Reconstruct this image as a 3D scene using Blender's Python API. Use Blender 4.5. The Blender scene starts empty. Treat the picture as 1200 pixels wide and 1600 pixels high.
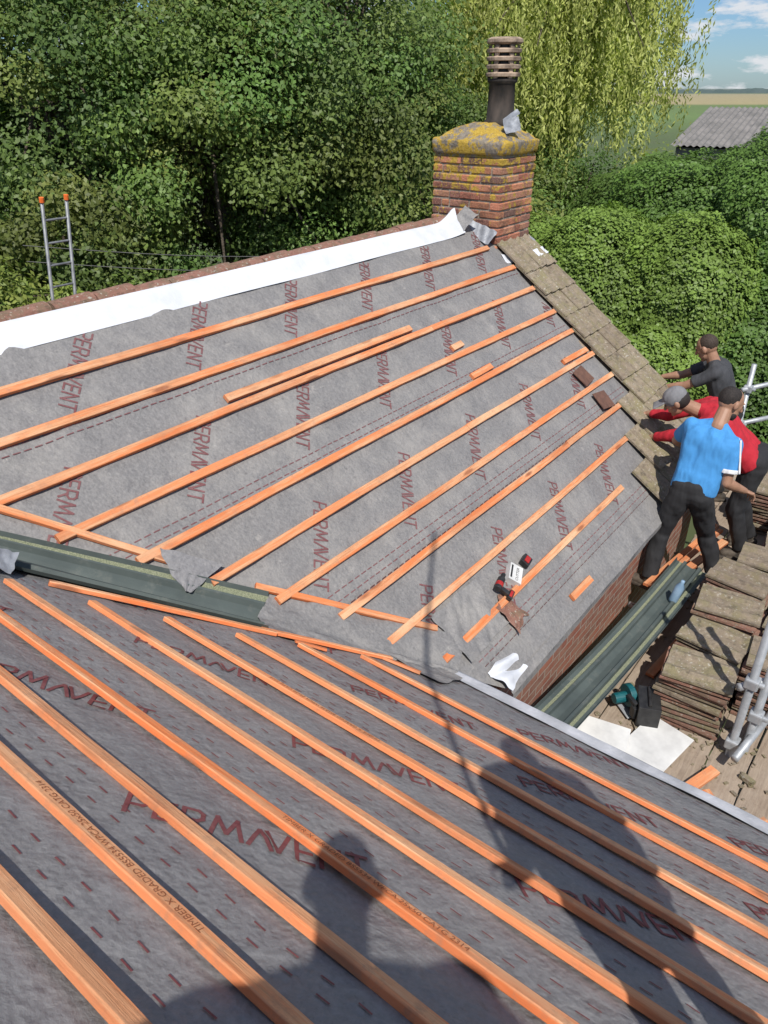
import bpy, math, random
import numpy as np
from mathutils import Vector, Matrix, noise
random.seed(3); rng=np.random.default_rng(5)
scn=bpy.context.scene; COL=scn.collection
V=Vector
# view-aligned plan frame of the site: r = across, f = away (house axes x,y are turned against it)
def W(r,f,z): return V((r*.608+f*.794, -r*.794+f*.608, z))
RIGHT=V((.608,-.794,0)); FWD=V((.794,.608,0))
TF=.75; TN=.665; RIDGE=3.93; GROUND=-5.8; DECK=-3.65
def fz(y): return -3.0+TF*(y-1.4)
def nz(x): return -1.041-TN*x
def xv(y): return (1.959-TF*(y-1.4))/TN
def yv(x): return 1.4+(1.959-TN*x)/TF
NF=V((0,-TF,1)).normalized(); NN=V((TN,0,1)).normalized()
def PF(x,y,h=0): return V((x,y,fz(y)))+NF*h
def PN(x,y,h=0): return V((x,y,nz(x)))+NN*h

# ---------------- materials
def mk(name):
    m=bpy.data.materials.new(name); m.use_nodes=True
    nt=m.node_tree; b=nt.nodes['Principled BSDF']; return m,nt,b
def coord(nt,scale=(1,1,1),kind='Object',rnd=False):
    tc=nt.nodes.new('ShaderNodeTexCoord'); mp=nt.nodes.new('ShaderNodeMapping')
    mp.inputs['Scale'].default_value=scale
    nt.links.new(tc.outputs[kind],mp.inputs['Vector'])
    if rnd:
        oi=nt.nodes.new('ShaderNodeObjectInfo'); ml=nt.nodes.new('ShaderNodeMath'); ml.operation='MULTIPLY'; ml.inputs[1].default_value=37
        nt.links.new(oi.outputs['Random'],ml.inputs[0]); nt.links.new(ml.outputs[0],mp.inputs['Location'])
    return mp.outputs[0]
def nse(nt,vec,scale,detail=4,rough=.6):
    n=nt.nodes.new('ShaderNodeTexNoise'); n.inputs['Scale'].default_value=scale; n.inputs['Detail'].default_value=detail; n.inputs['Roughness'].default_value=rough
    nt.links.new(vec,n.inputs['Vector']); return n.outputs['Fac']
def ramp(nt,fac,stops):
    r=nt.nodes.new('ShaderNodeValToRGB'); el=r.color_ramp.elements
    while len(el)<len(stops): el.new(.5)
    for e,(p,c) in zip(el,stops):
        e.position=p; e.color=(c[0],c[1],c[2],1) if not isinstance(c,(int,float)) else (c,c,c,1)
    nt.links.new(fac,r.inputs[0]); return r.outputs[0]
def mix(nt,fac,a,b,mode='MIX'):
    m=nt.nodes.new('ShaderNodeMix'); m.data_type='RGBA'; m.blend_type=mode
    for sk,v in ((m.inputs[0],fac),(m.inputs[6],a),(m.inputs[7],b)):
        if isinstance(v,(int,float)): sk.default_value=v
        elif isinstance(v,tuple): sk.default_value=(v[0],v[1],v[2],1)
        else: nt.links.new(v,sk)
    return m.outputs[2]
def bump(nt,b,h,strength=.3,dist=.01):
    bp=nt.nodes.new('ShaderNodeBump'); bp.inputs['Strength'].default_value=strength; bp.inputs['Distance'].default_value=dist
    nt.links.new(h,bp.inputs['Height']); nt.links.new(bp.outputs[0],b.inputs['Normal'])
def simple(name,c1,c2,scale=8,rough=.7,bs=.2,bd=.005,metal=0,sc=(1,1,1),rnd=False,lo=.35,hi=.65):
    m,nt,b=mk(name); v=coord(nt,sc,rnd=rnd); n=nse(nt,v,scale)
    nt.links.new(ramp(nt,n,[(lo,c1),(hi,c2)]),b.inputs['Base Color']); b.inputs['Roughness'].default_value=rough; b.inputs['Metallic'].default_value=metal
    n2=nse(nt,v,scale*5,5); bump(nt,b,n2,bs,bd); return m
def wood_mat(t,k=1.0):
    m,nt,b=mk('treated_batten_wood'); v=coord(nt,(1.6,42,42),rnd=True); K=lambda c: tuple(x*k for x in c)
    g=nse(nt,v,3,7,.75); v2=coord(nt,(1,1,1),rnd=True)
    base=ramp(nt,g,[(.30,K((.38,.13,.045))),(.47,K((.63,.29,.135))),(.68,K((.80,.48,.27)))])
    vb=coord(nt,(.55,9,9),rnd=True); blot=nse(nt,vb,2.2,5,.7)
    base=mix(nt,ramp(nt,blot,[(.45,0),(.57,.85)]),base,K((.72,.165,.03)))
    vb2=coord(nt,(.9,6,6),rnd=True); bl2=nse(nt,vb2,1.7,4,.6)
    base=mix(nt,ramp(nt,bl2,[(.52,0),(.64,.7)]),base,K((.76,.49,.29)))
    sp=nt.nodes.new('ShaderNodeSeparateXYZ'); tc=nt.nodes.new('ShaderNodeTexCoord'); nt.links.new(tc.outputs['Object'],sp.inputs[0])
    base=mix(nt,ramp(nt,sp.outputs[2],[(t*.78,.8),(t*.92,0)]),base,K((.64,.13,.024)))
    vo=nt.nodes.new('ShaderNodeTexVoronoi'); vo.inputs['Scale'].default_value=1.0
    v3=coord(nt,(2.6,11,11),rnd=True); nt.links.new(v3,vo.inputs['Vector'])
    base=mix(nt,ramp(nt,vo.outputs['Distance'],[(.11,.9),(.2,0)]),base,(.24,.065,.022))
    oi=nt.nodes.new('ShaderNodeObjectInfo'); base=mix(nt,ramp(nt,oi.outputs['Random'],[(0,.0),(1,.4)]),base,K((.70,.38,.20)))
    d=nse(nt,v2,18,6,.75); base=mix(nt,ramp(nt,d,[(.52,0),(.72,.6)]),base,(.34,.20,.13))
    l=nse(nt,v2,1.3,4); base=mix(nt,ramp(nt,l,[(.35,.45),(.52,0)]),base,(.42,.13,.045))
    nt.links.new(base,b.inputs['Base Color']); b.inputs['Roughness'].default_value=.74; bump(nt,b,g,.8,.006); return m
def underlay_mat(name,c1,c2,dust):
    m,nt,b=mk(name); v=coord(nt)
    f=nse(nt,v,55,5,.7); base=ramp(nt,f,[(.3,c1),(.7,c2)])
    n=nse(nt,v,3.2,6,.7); base=mix(nt,ramp(nt,n,[(.45,0),(.75,dust)]),base,(.37,.35,.32))
    s=nse(nt,v,9,4,.7); base=mix(nt,ramp(nt,s,[(.64,0),(.75,dust*.7)]),base,(.44,.41,.37))
    vs_=coord(nt,(3,14,14)); s3=nse(nt,vs_,2.4,4,.7); base=mix(nt,ramp(nt,s3,[(.64,0),(.74,dust*.6)]),base,(.46,.43,.38))
    s4=nse(nt,v,30,4,.7); base=mix(nt,ramp(nt,s4,[(.28,.5),(.4,0)]),base,(c1[0]*.6,c1[1]*.6,c1[2]*.6))
    nt.links.new(base,b.inputs['Base Color']); b.inputs['Roughness'].default_value=.6
    b1=nse(nt,v,5,4); ad=nt.nodes.new('ShaderNodeMath'); ad.operation='MULTIPLY_ADD'; ad.inputs[1].default_value=.12
    nt.links.new(f,ad.inputs[0]); nt.links.new(b1,ad.inputs[2]); bump(nt,b,ad.outputs[0],.7,.045); return m
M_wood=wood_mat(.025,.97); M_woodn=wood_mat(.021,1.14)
M_ufar=underlay_mat('dusty_grey_underlay',(.155,.151,.15),(.24,.232,.226),.5)
M_unear=underlay_mat('grey_underlay',(.165,.162,.166),(.245,.24,.243),.2)
M_print=simple('dark_red_print',(.15,.035,.04),(.21,.07,.07),40,.7)
M_printf=simple('faded_red_print',(.14,.045,.047),(.22,.11,.11),30,.7,lo=.3,hi=.75)
M_ink=simple('brown_stamp_ink',(.25,.07,.02),(.36,.12,.05),60,.8)
M_white=simple('white_membrane',(.58,.60,.64),(.72,.74,.77),5,.55,.3,.01)
def trough_mat():
    m,nt,b=mk('grey_green_fibreglass'); v=coord(nt); n=nse(nt,v,160,3,.8); l=nse(nt,v,4,3)
    base=ramp(nt,l,[(.3,(.05,.065,.062)),(.7,(.08,.10,.093))]); d=nse(nt,v,12,5,.7); base=mix(nt,ramp(nt,d,[(.55,0),(.8,.5)]),base,(.2,.2,.17))
    nt.links.new(base,b.inputs['Base Color']); b.inputs['Roughness'].default_value=.7; bump(nt,b,n,.2,.002); return m
M_trough=trough_mat()
M_grit=simple('sanded_green_strip',(.13,.15,.09),(.28,.29,.19),160,.95,.6,.003)
def tile_mat(name,c1,c2,moss):
    m,nt,b=mk(name); v=coord(nt,rnd=True); n=nse(nt,v,22,6,.75); base=ramp(nt,n,[(.3,c1),(.65,c2)])
    l=nse(nt,v,9,5,.7); base=mix(nt,ramp(nt,l,[(.47,0),(.6,.8)]),base,moss)
    l2=nse(nt,v,45,3,.6); base=mix(nt,ramp(nt,l2,[(.6,0),(.68,.85)]),base,(.46,.44,.37))
    dk=nse(nt,v,14,5,.7); base=mix(nt,ramp(nt,dk,[(.3,.8),(.45,0)]),base,(.05,.045,.03))
    oi=nt.nodes.new('ShaderNodeObjectInfo'); base=mix(nt,ramp(nt,oi.outputs['Random'],[(0,0),(1,.45)]),base,(.14,.10,.075))
    nt.links.new(base,b.inputs['Base Color']); b.inputs['Roughness'].default_value=.9; bump(nt,b,n,.9,.015); return m
M_tile=tile_mat('weathered_concrete_tile',(.17,.135,.095),(.32,.265,.19),(.22,.195,.10))
M_tilered=tile_mat('weathered_red_tile',(.19,.08,.055),(.32,.165,.12),(.18,.13,.08))
M_newtile=simple('brown_plain_tile',(.10,.05,.035),(.15,.075,.05),30,.8,.4)
M_galv=simple('galvanised_steel',(.30,.32,.34),(.45,.47,.49),12,.5,.1,.002,.35)
def board_mat():
    m,nt,b=mk('dusty_scaffold_board'); v=coord(nt,(1.5,16,1),rnd=True); n=nse(nt,v,4,5,.7); base=ramp(nt,n,[(.3,(.20,.15,.11)),(.7,(.34,.27,.20))])
    v2=coord(nt,rnd=True); d=nse(nt,v2,3,6,.75); base=mix(nt,ramp(nt,d,[(.40,0),(.70,.7)]),base,(.40,.33,.26)); k=nse(nt,v2,30,5,.7); base=mix(nt,ramp(nt,k,[(.58,0),(.7,.5)]),base,(.16,.11,.08))
    nt.links.new(base,b.inputs['Base Color']); b.inputs['Roughness'].default_value=.92; bump(nt,b,n,.6,.01); return m
M_board=board_mat()
M_card=simple('white_board',(.5,.5,.49),(.72,.72,.70),4,.7,.1)
M_orange=simple('orange_plastic',(.75,.13,.02),(.85,.2,.04),8,.5,.1)
M_black=simple('black_rubber_and_gap_shade',(.012,.012,.013),(.03,.03,.03),20,.5,.2)
M_red=simple('red_plastic',(.30,.012,.012),(.42,.025,.02),20,.5,.1)
M_teal=simple('teal_tool_plastic',(.0,.075,.09),(.01,.11,.125),20,.5,.1)
M_bark=simple('tree_bark',(.07,.05,.035),(.16,.13,.10),14,.95,.9,.03)
M_lead=simple('grey_lead',(.20,.21,.23),(.36,.38,.41),9,.5,.4,.01,.2)
M_wire=simple('dark_wire',(.04,.04,.04),(.07,.07,.07),9,.6,.1)
def brick_wall_mat():
    m,nt,b=mk('red_brick_wall'); tc=nt.nodes.new('ShaderNodeTexCoord'); sp=nt.nodes.new('ShaderNodeSeparateXYZ'); nt.links.new(tc.outputs['Object'],sp.inputs[0])
    ad=nt.nodes.new('ShaderNodeMath'); nt.links.new(sp.outputs[0],ad.inputs[0]); nt.links.new(sp.outputs[1],ad.inputs[1])
    cb=nt.nodes.new('ShaderNodeCombineXYZ'); nt.links.new(ad.outputs[0],cb.inputs[0]); nt.links.new(sp.outputs[2],cb.inputs[1])
    br=nt.nodes.new('ShaderNodeTexBrick'); br.inputs['Scale'].default_value=1; br.inputs['Brick Width'].default_value=.225; br.inputs['Row Height'].default_value=.075
    br.inputs['Mortar Size'].default_value=.006; br.inputs['Color1'].default_value=(.34,.12,.075,1); br.inputs['Color2'].default_value=(.22,.085,.06,1); br.inputs['Mortar'].default_value=(.38,.33,.28,1)
    nt.links.new(cb.outputs[0],br.inputs['Vector']); v=coord(nt); n=nse(nt,v,12,5)
    base=mix(nt,ramp(nt,n,[(.4,0),(.8,.7)]),br.outputs['Color'],(.32,.24,.18)); nt.links.new(base,b.inputs['Base Color']); b.inputs['Roughness'].default_value=.9
    iv=nt.nodes.new('ShaderNodeMath'); iv.operation='SUBTRACT'; iv.inputs[0].default_value=1; nt.links.new(br.outputs['Fac'],iv.inputs[1]); bump(nt,b,iv.outputs[0],.7,.01); return m
M_brickwall=brick_wall_mat()
def lichen_mat(name,attr,c1,c2,lo,hi,stain=.5,g0=-.12,g1=.06):
    m,nt,b=mk(name); v=coord(nt); n=nse(nt,v,30,6,.7)
    if attr:
        at=nt.nodes.new('ShaderNodeAttribute'); at.attribute_name='col'; base=mix(nt,ramp(nt,n,[(.35,0),(.7,.5)]),at.outputs['Color'],(.17,.10,.07))
        base=mix(nt,ramp(nt,nse(nt,v,70,4,.7),[(.53,0),(.68,.65)]),base,(.56,.33,.22))
    else: base=ramp(nt,n,[(.3,c1),(.7,c2)])
    s=nse(nt,v,6,5,.7); base=mix(nt,ramp(nt,s,[(.5,0),(.66,stain)]),base,(.035,.03,.025))
    l=nse(nt,v,8,8,.75); l2=nt.nodes.new('ShaderNodeSeparateXYZ'); tc=nt.nodes.new('ShaderNodeTexCoord'); nt.links.new(tc.outputs['Object'],l2.inputs[0])
    g=nt.nodes.new('ShaderNodeMapRange'); g.inputs[1].default_value=-1.2; g.inputs[2].default_value=-.45; g.inputs[3].default_value=g0; g.inputs[4].default_value=g1
    nt.links.new(l2.outputs[2],g.inputs[0]); a=nt.nodes.new('ShaderNodeMath'); nt.links.new(l,a.inputs[0]); nt.links.new(g.outputs[0],a.inputs[1])
    y=ramp(nt,nse(nt,v,60,3),[(.3,(.32,.20,.02)),(.7,(.52,.36,.06))])
    base=mix(nt,ramp(nt,a.outputs[0],[(lo,0),(hi,1)]),base,y)
    nt.links.new(base,b.inputs['Base Color']); b.inputs['Roughness'].default_value=.92; bump(nt,b,n,.9,.014); return m
M_chbrick=lichen_mat('lichened_red_brick',True,None,None,.52,.56,.5,-.07,.05)
M_mortar=lichen_mat('lichened_mortar',False,(.24,.20,.15),(.42,.36,.29),.53,.57,.6)
M_crown=lichen_mat('lichened_cement_crown',False,(.13,.11,.085),(.30,.26,.21),.49,.53,.6,0,.02)
M_pot=simple('sooty_clay',(.012,.011,.010),(.085,.065,.052),9,.85,.4,.006,0,(1,1,.35),False,.4,.8)
M_potbuff=simple('buff_clay',(.13,.095,.07),(.50,.38,.28),9,.85,.4,.006)

def leaf_mat(name,trans=.3):
    m,nt,b=mk(name); at=nt.nodes.new('ShaderNodeAttribute'); at.attribute_name='col'
    nt.links.new(at.outputs['Color'],b.inputs['Base Color']); b.inputs['Roughness'].default_value=.5; b.inputs['Specular IOR Level'].default_value=.3
    t=nt.nodes.new('ShaderNodeBsdfTranslucent'); c=mix(nt,1.0,at.outputs['Color'],(1.3,1.5,.6),'MULTIPLY'); nt.links.new(c,t.inputs['Color'])
    ms=nt.nodes.new('ShaderNodeMixShader'); ms.inputs[0].default_value=trans; nt.links.new(b.outputs[0],ms.inputs[1]); nt.links.new(t.outputs[0],ms.inputs[2])
    nt.links.new(ms.outputs[0],nt.nodes['Material Output'].inputs['Surface']); return m
M_leaf=leaf_mat('tree_leaves'); M_willow=leaf_mat('willow_leaves',.35); M_ivy=leaf_mat('glossy_hedge_leaves',.2)

# ---------------- mesh helpers
def mesh_obj(name,verts,faces,mats,parent=None,idx=None,smooth=False):
    me=bpy.data.meshes.new(name); me.from_pydata([tuple(v) for v in verts],[],[tuple(f) for f in faces])
    if not isinstance(mats,(list,tuple)): mats=[mats]
    for m in mats: me.materials.append(m)
    if idx is not None: me.polygons.foreach_set('material_index',idx)
    if smooth: me.polygons.foreach_set('use_smooth',[True]*len(me.polygons))
    me.update(); ob=bpy.data.objects.new(name,me); COL.objects.link(ob)
    if parent is not None: attach(ob,parent)
    return ob
MW={}
def attach(ob,parent):
    ob.parent=parent; ob.matrix_parent_inverse=MW[parent.name].inverted()
def empty(name,loc,label,cat,group=None):
    e=bpy.data.objects.new(name,None); COL.objects.link(e); e.location=loc; e.empty_display_size=.3
    e['label']=label; e['category']=cat
    if group: e['group']=group
    MW[e.name]=Matrix.Translation(loc); return e
def reg(ob,mat=None):
    MW[ob.name]=mat if mat is not None else Matrix.Identity(4); return ob
def tag(ob,label,cat,group=None):
    ob['label']=label; ob['category']=cat
    if group: ob['group']=group
    return ob
def tubes(lines,seg=8):
    vs=[];fs=[]
    for pts,rad in lines:
        pts=[V(p) for p in pts]; n=len(pts); base=len(vs)
        if isinstance(rad,(int,float)): rad=[rad]*n
        up=V((0,0,1))
        for i,p in enumerate(pts):
            d=(pts[min(i+1,n-1)]-pts[max(i-1,0)]).normalized()
            a=d.cross(up if abs(d.z)<.95 else V((1,0,0))).normalized(); b=d.cross(a)
            for k in range(seg):
                t=2*math.pi*k/seg; vs.append(p+(a*math.cos(t)+b*math.sin(t))*rad[i])
        for i in range(n-1):
            for k in range(seg):
                k2=(k+1)%seg; fs.append((base+i*seg+k,base+i*seg+k2,base+(i+1)*seg+k2,base+(i+1)*seg+k))
        fs.append(tuple(base+k for k in reversed(range(seg)))); fs.append(tuple(base+(n-1)*seg+k for k in range(seg)))
    return vs,fs
def boxes(lst):
    vs=[];fs=[]
    for c,ax,ay,az in lst:
        c=V(c);ax=V(ax);ay=V(ay);az=V(az);b=len(vs)
        for sx in(-1,1):
            for sy in(-1,1):
                for sz in(-1,1): vs.append(c+ax*sx+ay*sy+az*sz)
        fs+=[(b,b+1,b+3,b+2),(b+4,b+6,b+7,b+5),(b,b+4,b+5,b+1),(b+2,b+3,b+7,b+6),(b,b+2,b+6,b+4),(b+1,b+5,b+7,b+3)]
    return vs,fs
def merge(parts):
    vs=[];fs=[];idx=[]
    for v,f,m in parts:
        b=len(vs); vs+=list(v); fs+=[tuple(i+b for i in q) for q in f]; idx+=[m]*len(f)
    return vs,fs,idx
def bevel(ob,w=.003,seg=2):
    m=ob.modifiers.new('bevel','BEVEL'); m.width=w; m.segments=seg; m.limit_method='ANGLE'; return ob
def lathe(profile,seg=24,c=V((0,0,0))):
    vs=[];fs=[]
    for r,z in profile:
        for k in range(seg):
            t=2*math.pi*k/seg; vs.append(V((c.x+r*math.cos(t),c.y+r*math.sin(t),c.z+z)))
    for i in range(len(profile)-1):
        for k in range(seg):
            k2=(k+1)%seg; fs.append((i*seg+k,i*seg+k2,(i+1)*seg+k2,(i+1)*seg+k))
    return vs,fs
def text_geo(s,size):
    cu=bpy.data.curves.new('t','FONT'); cu.body=s; cu.size=size; cu.resolution_u=3
    ob=bpy.data.objects.new('t',cu); COL.objects.link(ob); dg=bpy.context.evaluated_depsgraph_get(); me=bpy.data.meshes.new_from_object(ob.evaluated_get(dg))
    vs=[v.co.copy() for v in me.vertices]; fs=[tuple(p.vertices) for p in me.polygons]
    bpy.data.objects.remove(ob); bpy.data.meshes.remove(me); return vs,fs

# ---------------- house
house=empty('brick_house',V((4.5,2.6,GROUND)),'brick house with stripped roof covered in grey underlay and orange battens','house')
def uh_far(x,y):
    n=noise.noise(V((x*2.2,y*3,1)))*.010+noise.noise(V((x*7,y*5,4)))*.005
    fr=((y-1.52)/.61)%1.0
    sag=-.005*abs(math.sin(x*math.pi/.45))
    return n+.008*(1-fr)+sag
def uh_near(x,y):
    n=noise.noise(V((x*3,y*2.2,7)))*.008+noise.noise(V((x*7,y*7,2)))*.004
    fr=((2.55-x)/.61)%1.0
    return n+.006*(1-fr)-.004*abs(math.sin(y*math.pi/.45))
G={'P':[(0,0,0,1),(0,1,.42,1),(.42,1,.58,.86),(.58,.86,.58,.6),(.58,.6,.42,.45),(.42,.45,0,.45)],
 'E':[(0,0,0,1),(0,1,.5,1),(0,.5,.45,.5),(0,0,.5,0)],
 'M':[(0,0,.16,1),(.16,1,.46,.2),(.46,.2,.76,1),(.76,1,.92,0)],'A':[(0,0,.34,1),(.34,1,.68,0)],'V':[(0,1,.34,0),(.34,0,.68,1)],
 'N':[(0,0,0,1),(0,1,.58,0),(.58,0,.58,1)],'T':[(.3,0,.3,1),(0,1,.6,1)]}
G['R']=G['P']+[(.28,.45,.6,0)]
Wd={'P':.82,'E':.76,'R':.84,'M':1.12,'A':.56,'V':.92,'N':.84,'T':.7}
def strokes(word,cap,th):
    out=[];x=0
    for ch in word:
        for a,b,c,d in G[ch]: out.append(((x+a)*cap,b*cap,(x+c)*cap,d*cap))
        x+=Wd[ch]
    return out,x*cap
def print_marks(place,texts,dashes,cap=.085,sth=.0115):
    vs=[];fs=[]
    def quad(x0,y0,x1,y1,th,h):
        dx,dy=x1-x0,y1-y0; L=math.hypot(dx,dy); ux,uy=dx/L,dy/L; e=th*.45
        n=max(1,int(L/.03)); b=len(vs)
        for i in range(n+1):
            t=-e+(L+2*e)*i/n; px,py=x0+ux*t,y0+uy*t
            vs.append(place(px-uy*th/2,py+ux*th/2,h)); vs.append(place(px+uy*th/2,py-ux*th/2,h))
        for i in range(n): fs.append((b+2*i,b+2*i+1,b+2*i+3,b+2*i+2))
    sk,wl=strokes('PERMAVENT',cap,0)
    for (p,q,ang,inside) in texts:
        ca,sa=math.cos(ang),math.sin(ang); k=0
        for a,b_,c,d in sk:
            a-=wl/2;c-=wl/2
            P0=(p+a*ca-b_*sa,q+a*sa+b_*ca);P1=(p+c*ca-d*sa,q+c*sa+d*ca)
            if not(inside(*P0) and inside(*P1)): continue
            k+=1; quad(*P0,*P1,sth,.003+.00025*(k%7))
    for (p0,q0,p1,q1,inside,ln,gap,th) in dashes:
        L=math.hypot(p1-p0,q1-q0);t=random.random()*.05
        while t<L:
            P0=(p0+(p1-p0)*t/L,q0+(q1-q0)*t/L);P1=(p0+(p1-p0)*(t+ln)/L,q0+(q1-q0)*(t+ln)/L)
            if inside(*P0) and inside(*P1): quad(*P0,*P1,th,.003)
            t+=ln+gap
    return vs,fs
CF=math.sqrt(1+TF*TF); CN=math.sqrt(1+TN*TN)
def grid(fn,nu,nv):
    vs=[fn(i/nu,j/nv) for j in range(nv+1) for i in range(nu+1)]
    fs=[(j*(nu+1)+i,j*(nu+1)+i+1,(j+1)*(nu+1)+i+1,(j+1)*(nu+1)+i) for j in range(nv) for i in range(nu)]
    return vs,fs
XE=6.5
def ff(s,t):
    y=1.38+(RIDGE-1.38)*t; x0=max(xv(y),-.05); x=x0+(XE-x0)*s; h=uh_far(x,y)
    return PF(x,y,h)
gv,gf=grid(ff,170,130)
def plf(p,q,h):
    y=q/CF; return PF(p,y,uh_far(p,y)+h)
insf=lambda p,q: 1.42<q/CF<RIDGE-.1 and xv(q/CF)+.12<p<XE-.03
AF=math.radians(-132.5)
tx=[]
for y,x0 in ((3.66,2.0),(3.06,2.27),(2.44,2.54),(1.83,2.77)):
    for k in range(-2,7):
        tx.append((x0+.83*k,y*CF,AF,insf))
ds=[]
for y0 in (3.36,2.75,2.13,1.52):
    for o in (0,.035,.075): ds.append((.2,(y0+o)*CF,XE,(y0+o)*CF,insf,.035,.022,.006))
tv,tf_=print_marks(plf,tx,ds,.080,.0110)
vs,fs,idx=merge([(gv,gf,0),(tv,tf_,1)])
roof_far=reg(mesh_obj('roof',vs,fs,[M_ufar,M_printf],house,idx,True)); roof_far['label']='dusty grey underlay slope with red printing under orange battens'
NR=-.08
def fn_(s,t):
    x=NR+(2.72-NR)*s; y1=min(yv(x),6.0); y=-3.0+(y1+3.0)*t; return PN(x,y,uh_near(x,y))
gv,gf=grid(fn_,80,200)
def pln(p,q,h):   # p=-y ; q=x*CN (down slope)
    x=q/CN; y=-p; return PN(x,y,uh_near(x,y)+h)
insn=lambda p,q: NR+.03<q/CN<2.68 and -p<yv(q/CN)-.12
AN=math.radians(41.7)
tx=[]
for x,y0 in ((.665,.885),(1.29,1.00),(1.93,1.30)):
    for k in range(-5,5): tx.append((-(y0+.81*k),x*CN,AN,insn))
for y0 in (1.25,-.3,.5): tx.append((-y0,.02*CN,AN,insn))
tx.append((-.75,2.47*CN,AN,insn)); tx.append((.2,2.47*CN,AN,insn))
ds=[]
for x0 in (.28,.47,.86,1.07,1.52,1.78,2.08,2.4,2.6):
    for o in (0,.04): ds.append((-6,(x0+o)*CN,3,(x0+o)*CN,insn,.026,.058,.0045))
tv,tf_=print_marks(pln,tx,ds,.080,.0115)
vs,fs,idx=merge([(gv,gf,0),(tv,tf_,1)])
roof_near=reg(mesh_obj('roof',vs,fs,[M_unear,M_print],house,idx,True)); roof_near['label']='grey underlay slope with red printing and close orange battens'

def batten(p0,p1,n,parent,w=.05,t=.025,stamps=(),name='batten',lift=.006,bow=.004,mat=None):
    p0=V(p0);p1=V(p1);L=(p1-p0).length;X=(p1-p0).normalized();Z=(n-X*n.dot(X)).normalized();Y=Z.cross(X)
    seg=max(2,int(L/.06));sd=random.random()*100;c=.0025;vs=[];fs=[]
    prof=[(-w/2+c,0),(w/2-c,0),(w/2,c),(w/2,t-c),(w/2-c,t),(-w/2+c,t),(-w/2,t-c),(-w/2,c)]
    def off(x): return V((0,noise.noise(V((x*.7,sd,0)))*bow*2,abs(noise.noise(V((x*1.1,sd,9))))*bow))
    for i in range(seg+1):
        x=L*i/seg;o=off(x)
        for kk,(a,b) in enumerate(prof): vs.append(V((x,a*(1+.06*noise.noise(V((x*6,sd,kk*.7)))),b*(1+.03*noise.noise(V((x*5,sd+4,kk*.5)))) if b>c*2 else b))+o)
    for i in range(seg):
        for k in range(8):
            k2=(k+1)%8;fs.append((i*8+k,(i+1)*8+k,(i+1)*8+k2,i*8+k2))
    fs.append(tuple(range(8)));fs.append(tuple(seg*8+k for k in reversed(range(8))))
    idx=[0]*len(fs)
    for s,x0,flip,size in stamps:
        tv,tf2=text_geo(s,size);b=len(vs)
        wtx=max(v.x for v in tv)
        for v in tv:
            q=V((x0+v.x,v.y-size*.35,0)) if not flip else V((x0+wtx-v.x,-(v.y-size*.35),0))
            o=off(q.x); vs.append(V((q.x,q.y,t+.0018))+o)
        fs+=[tuple(i+b for i in f) for f in tf2]; idx+=[1]*len(tf2)
    ob=mesh_obj(name,vs,fs,[mat or M_wood,M_ink],None,idx)
    M=Matrix((X,Y,Z)).transposed().to_4x4(); M.translation=p0+Z*lift
    ob.matrix_world=M
    if parent is not None:
        ob.parent=parent; ob.matrix_parent_inverse=Matrix.Identity(4)
    return ob
fy=[3.63,3.415,3.195,2.965,2.745,2.53,2.32,2.105,1.89,1.675]
for i,y in enumerate(fy):
    xl=xv(y)+.2; xr=6.46
    if i==0: xr=6.33
    if i==8: xl=2.35; xr=6.15
    if i==9: xl=2.72; xr=5.3
    xl=max(xl,.6)
    j=random.uniform(-.01,.01)
    if i in(2,5,7):
        xm=xl+(xr-xl)*random.uniform(.45,.7); batten(PF(xl,y),PF(xm-.003,y+j*.3),NF,roof_far,w=.047); batten(PF(xm,y+.002),PF(xr,y+j),NF,roof_far,w=.047)
    else: batten(PF(xl,y),PF(xr,y+j),NF,roof_far,w=.047)
batten(PF(2.70,3.252),PF(4.56,3.25),NF,roof_far); batten(PF(4.75,2.795),PF(5.05,2.80),NF,roof_far); batten(PF(4.80,3.015),PF(4.95,3.02),NF,roof_far); batten(PF(5.95,2.585),PF(6.42,2.58),NF,roof_far)
batten(PF(3.93,1.44),PF(4.22,1.435),NF,roof_far,name='batten_offcut')
batten(PF(.75+.18,3.47),PF(1.83,2.63),NF,roof_far,w=.035); batten(PF(2.06,2.42),PF(2.83,1.80),NF,roof_far,w=.035)
nx=[2.214,1.925,1.66,1.425,1.195,.985,.785,.575,.393,.203]
ny=[1.84,1.985,2.10,2.27,2.42,2.62,3.2,3.3,3.3,3.3]
TXT='TIMBER X GRADED BS5534 WPCA 25x50 CATG 2314'
for i,(x,y) in enumerate(zip(nx,ny)):
    st=()
    if i==3: st=((TXT,.62,True,.023),)
    if i==6: st=((TXT,2.28,False,.023),)
    if i==8: st=((TXT,2.06,True,.023),)
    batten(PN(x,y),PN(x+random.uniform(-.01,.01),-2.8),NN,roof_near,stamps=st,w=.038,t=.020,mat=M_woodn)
batten(PN(1.145,2.64),PN(1.9,2.12),NN,roof_near,w=.035,t=.021,mat=M_woodn); batten(PN(1.86,2.17),PN(2.40,1.80),NN,roof_near,w=.035,t=.02,mat=M_woodn)
batten(PN(1.95,2.04),PN(2.05,1.93),NN,roof_near,w=.03,t=.012,name='batten_offcut')
batten(PN(2.35,1.86),PN(2.42,1.62),NN,roof_near,w=.035,t=.015,name='batten_offcut')
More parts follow.
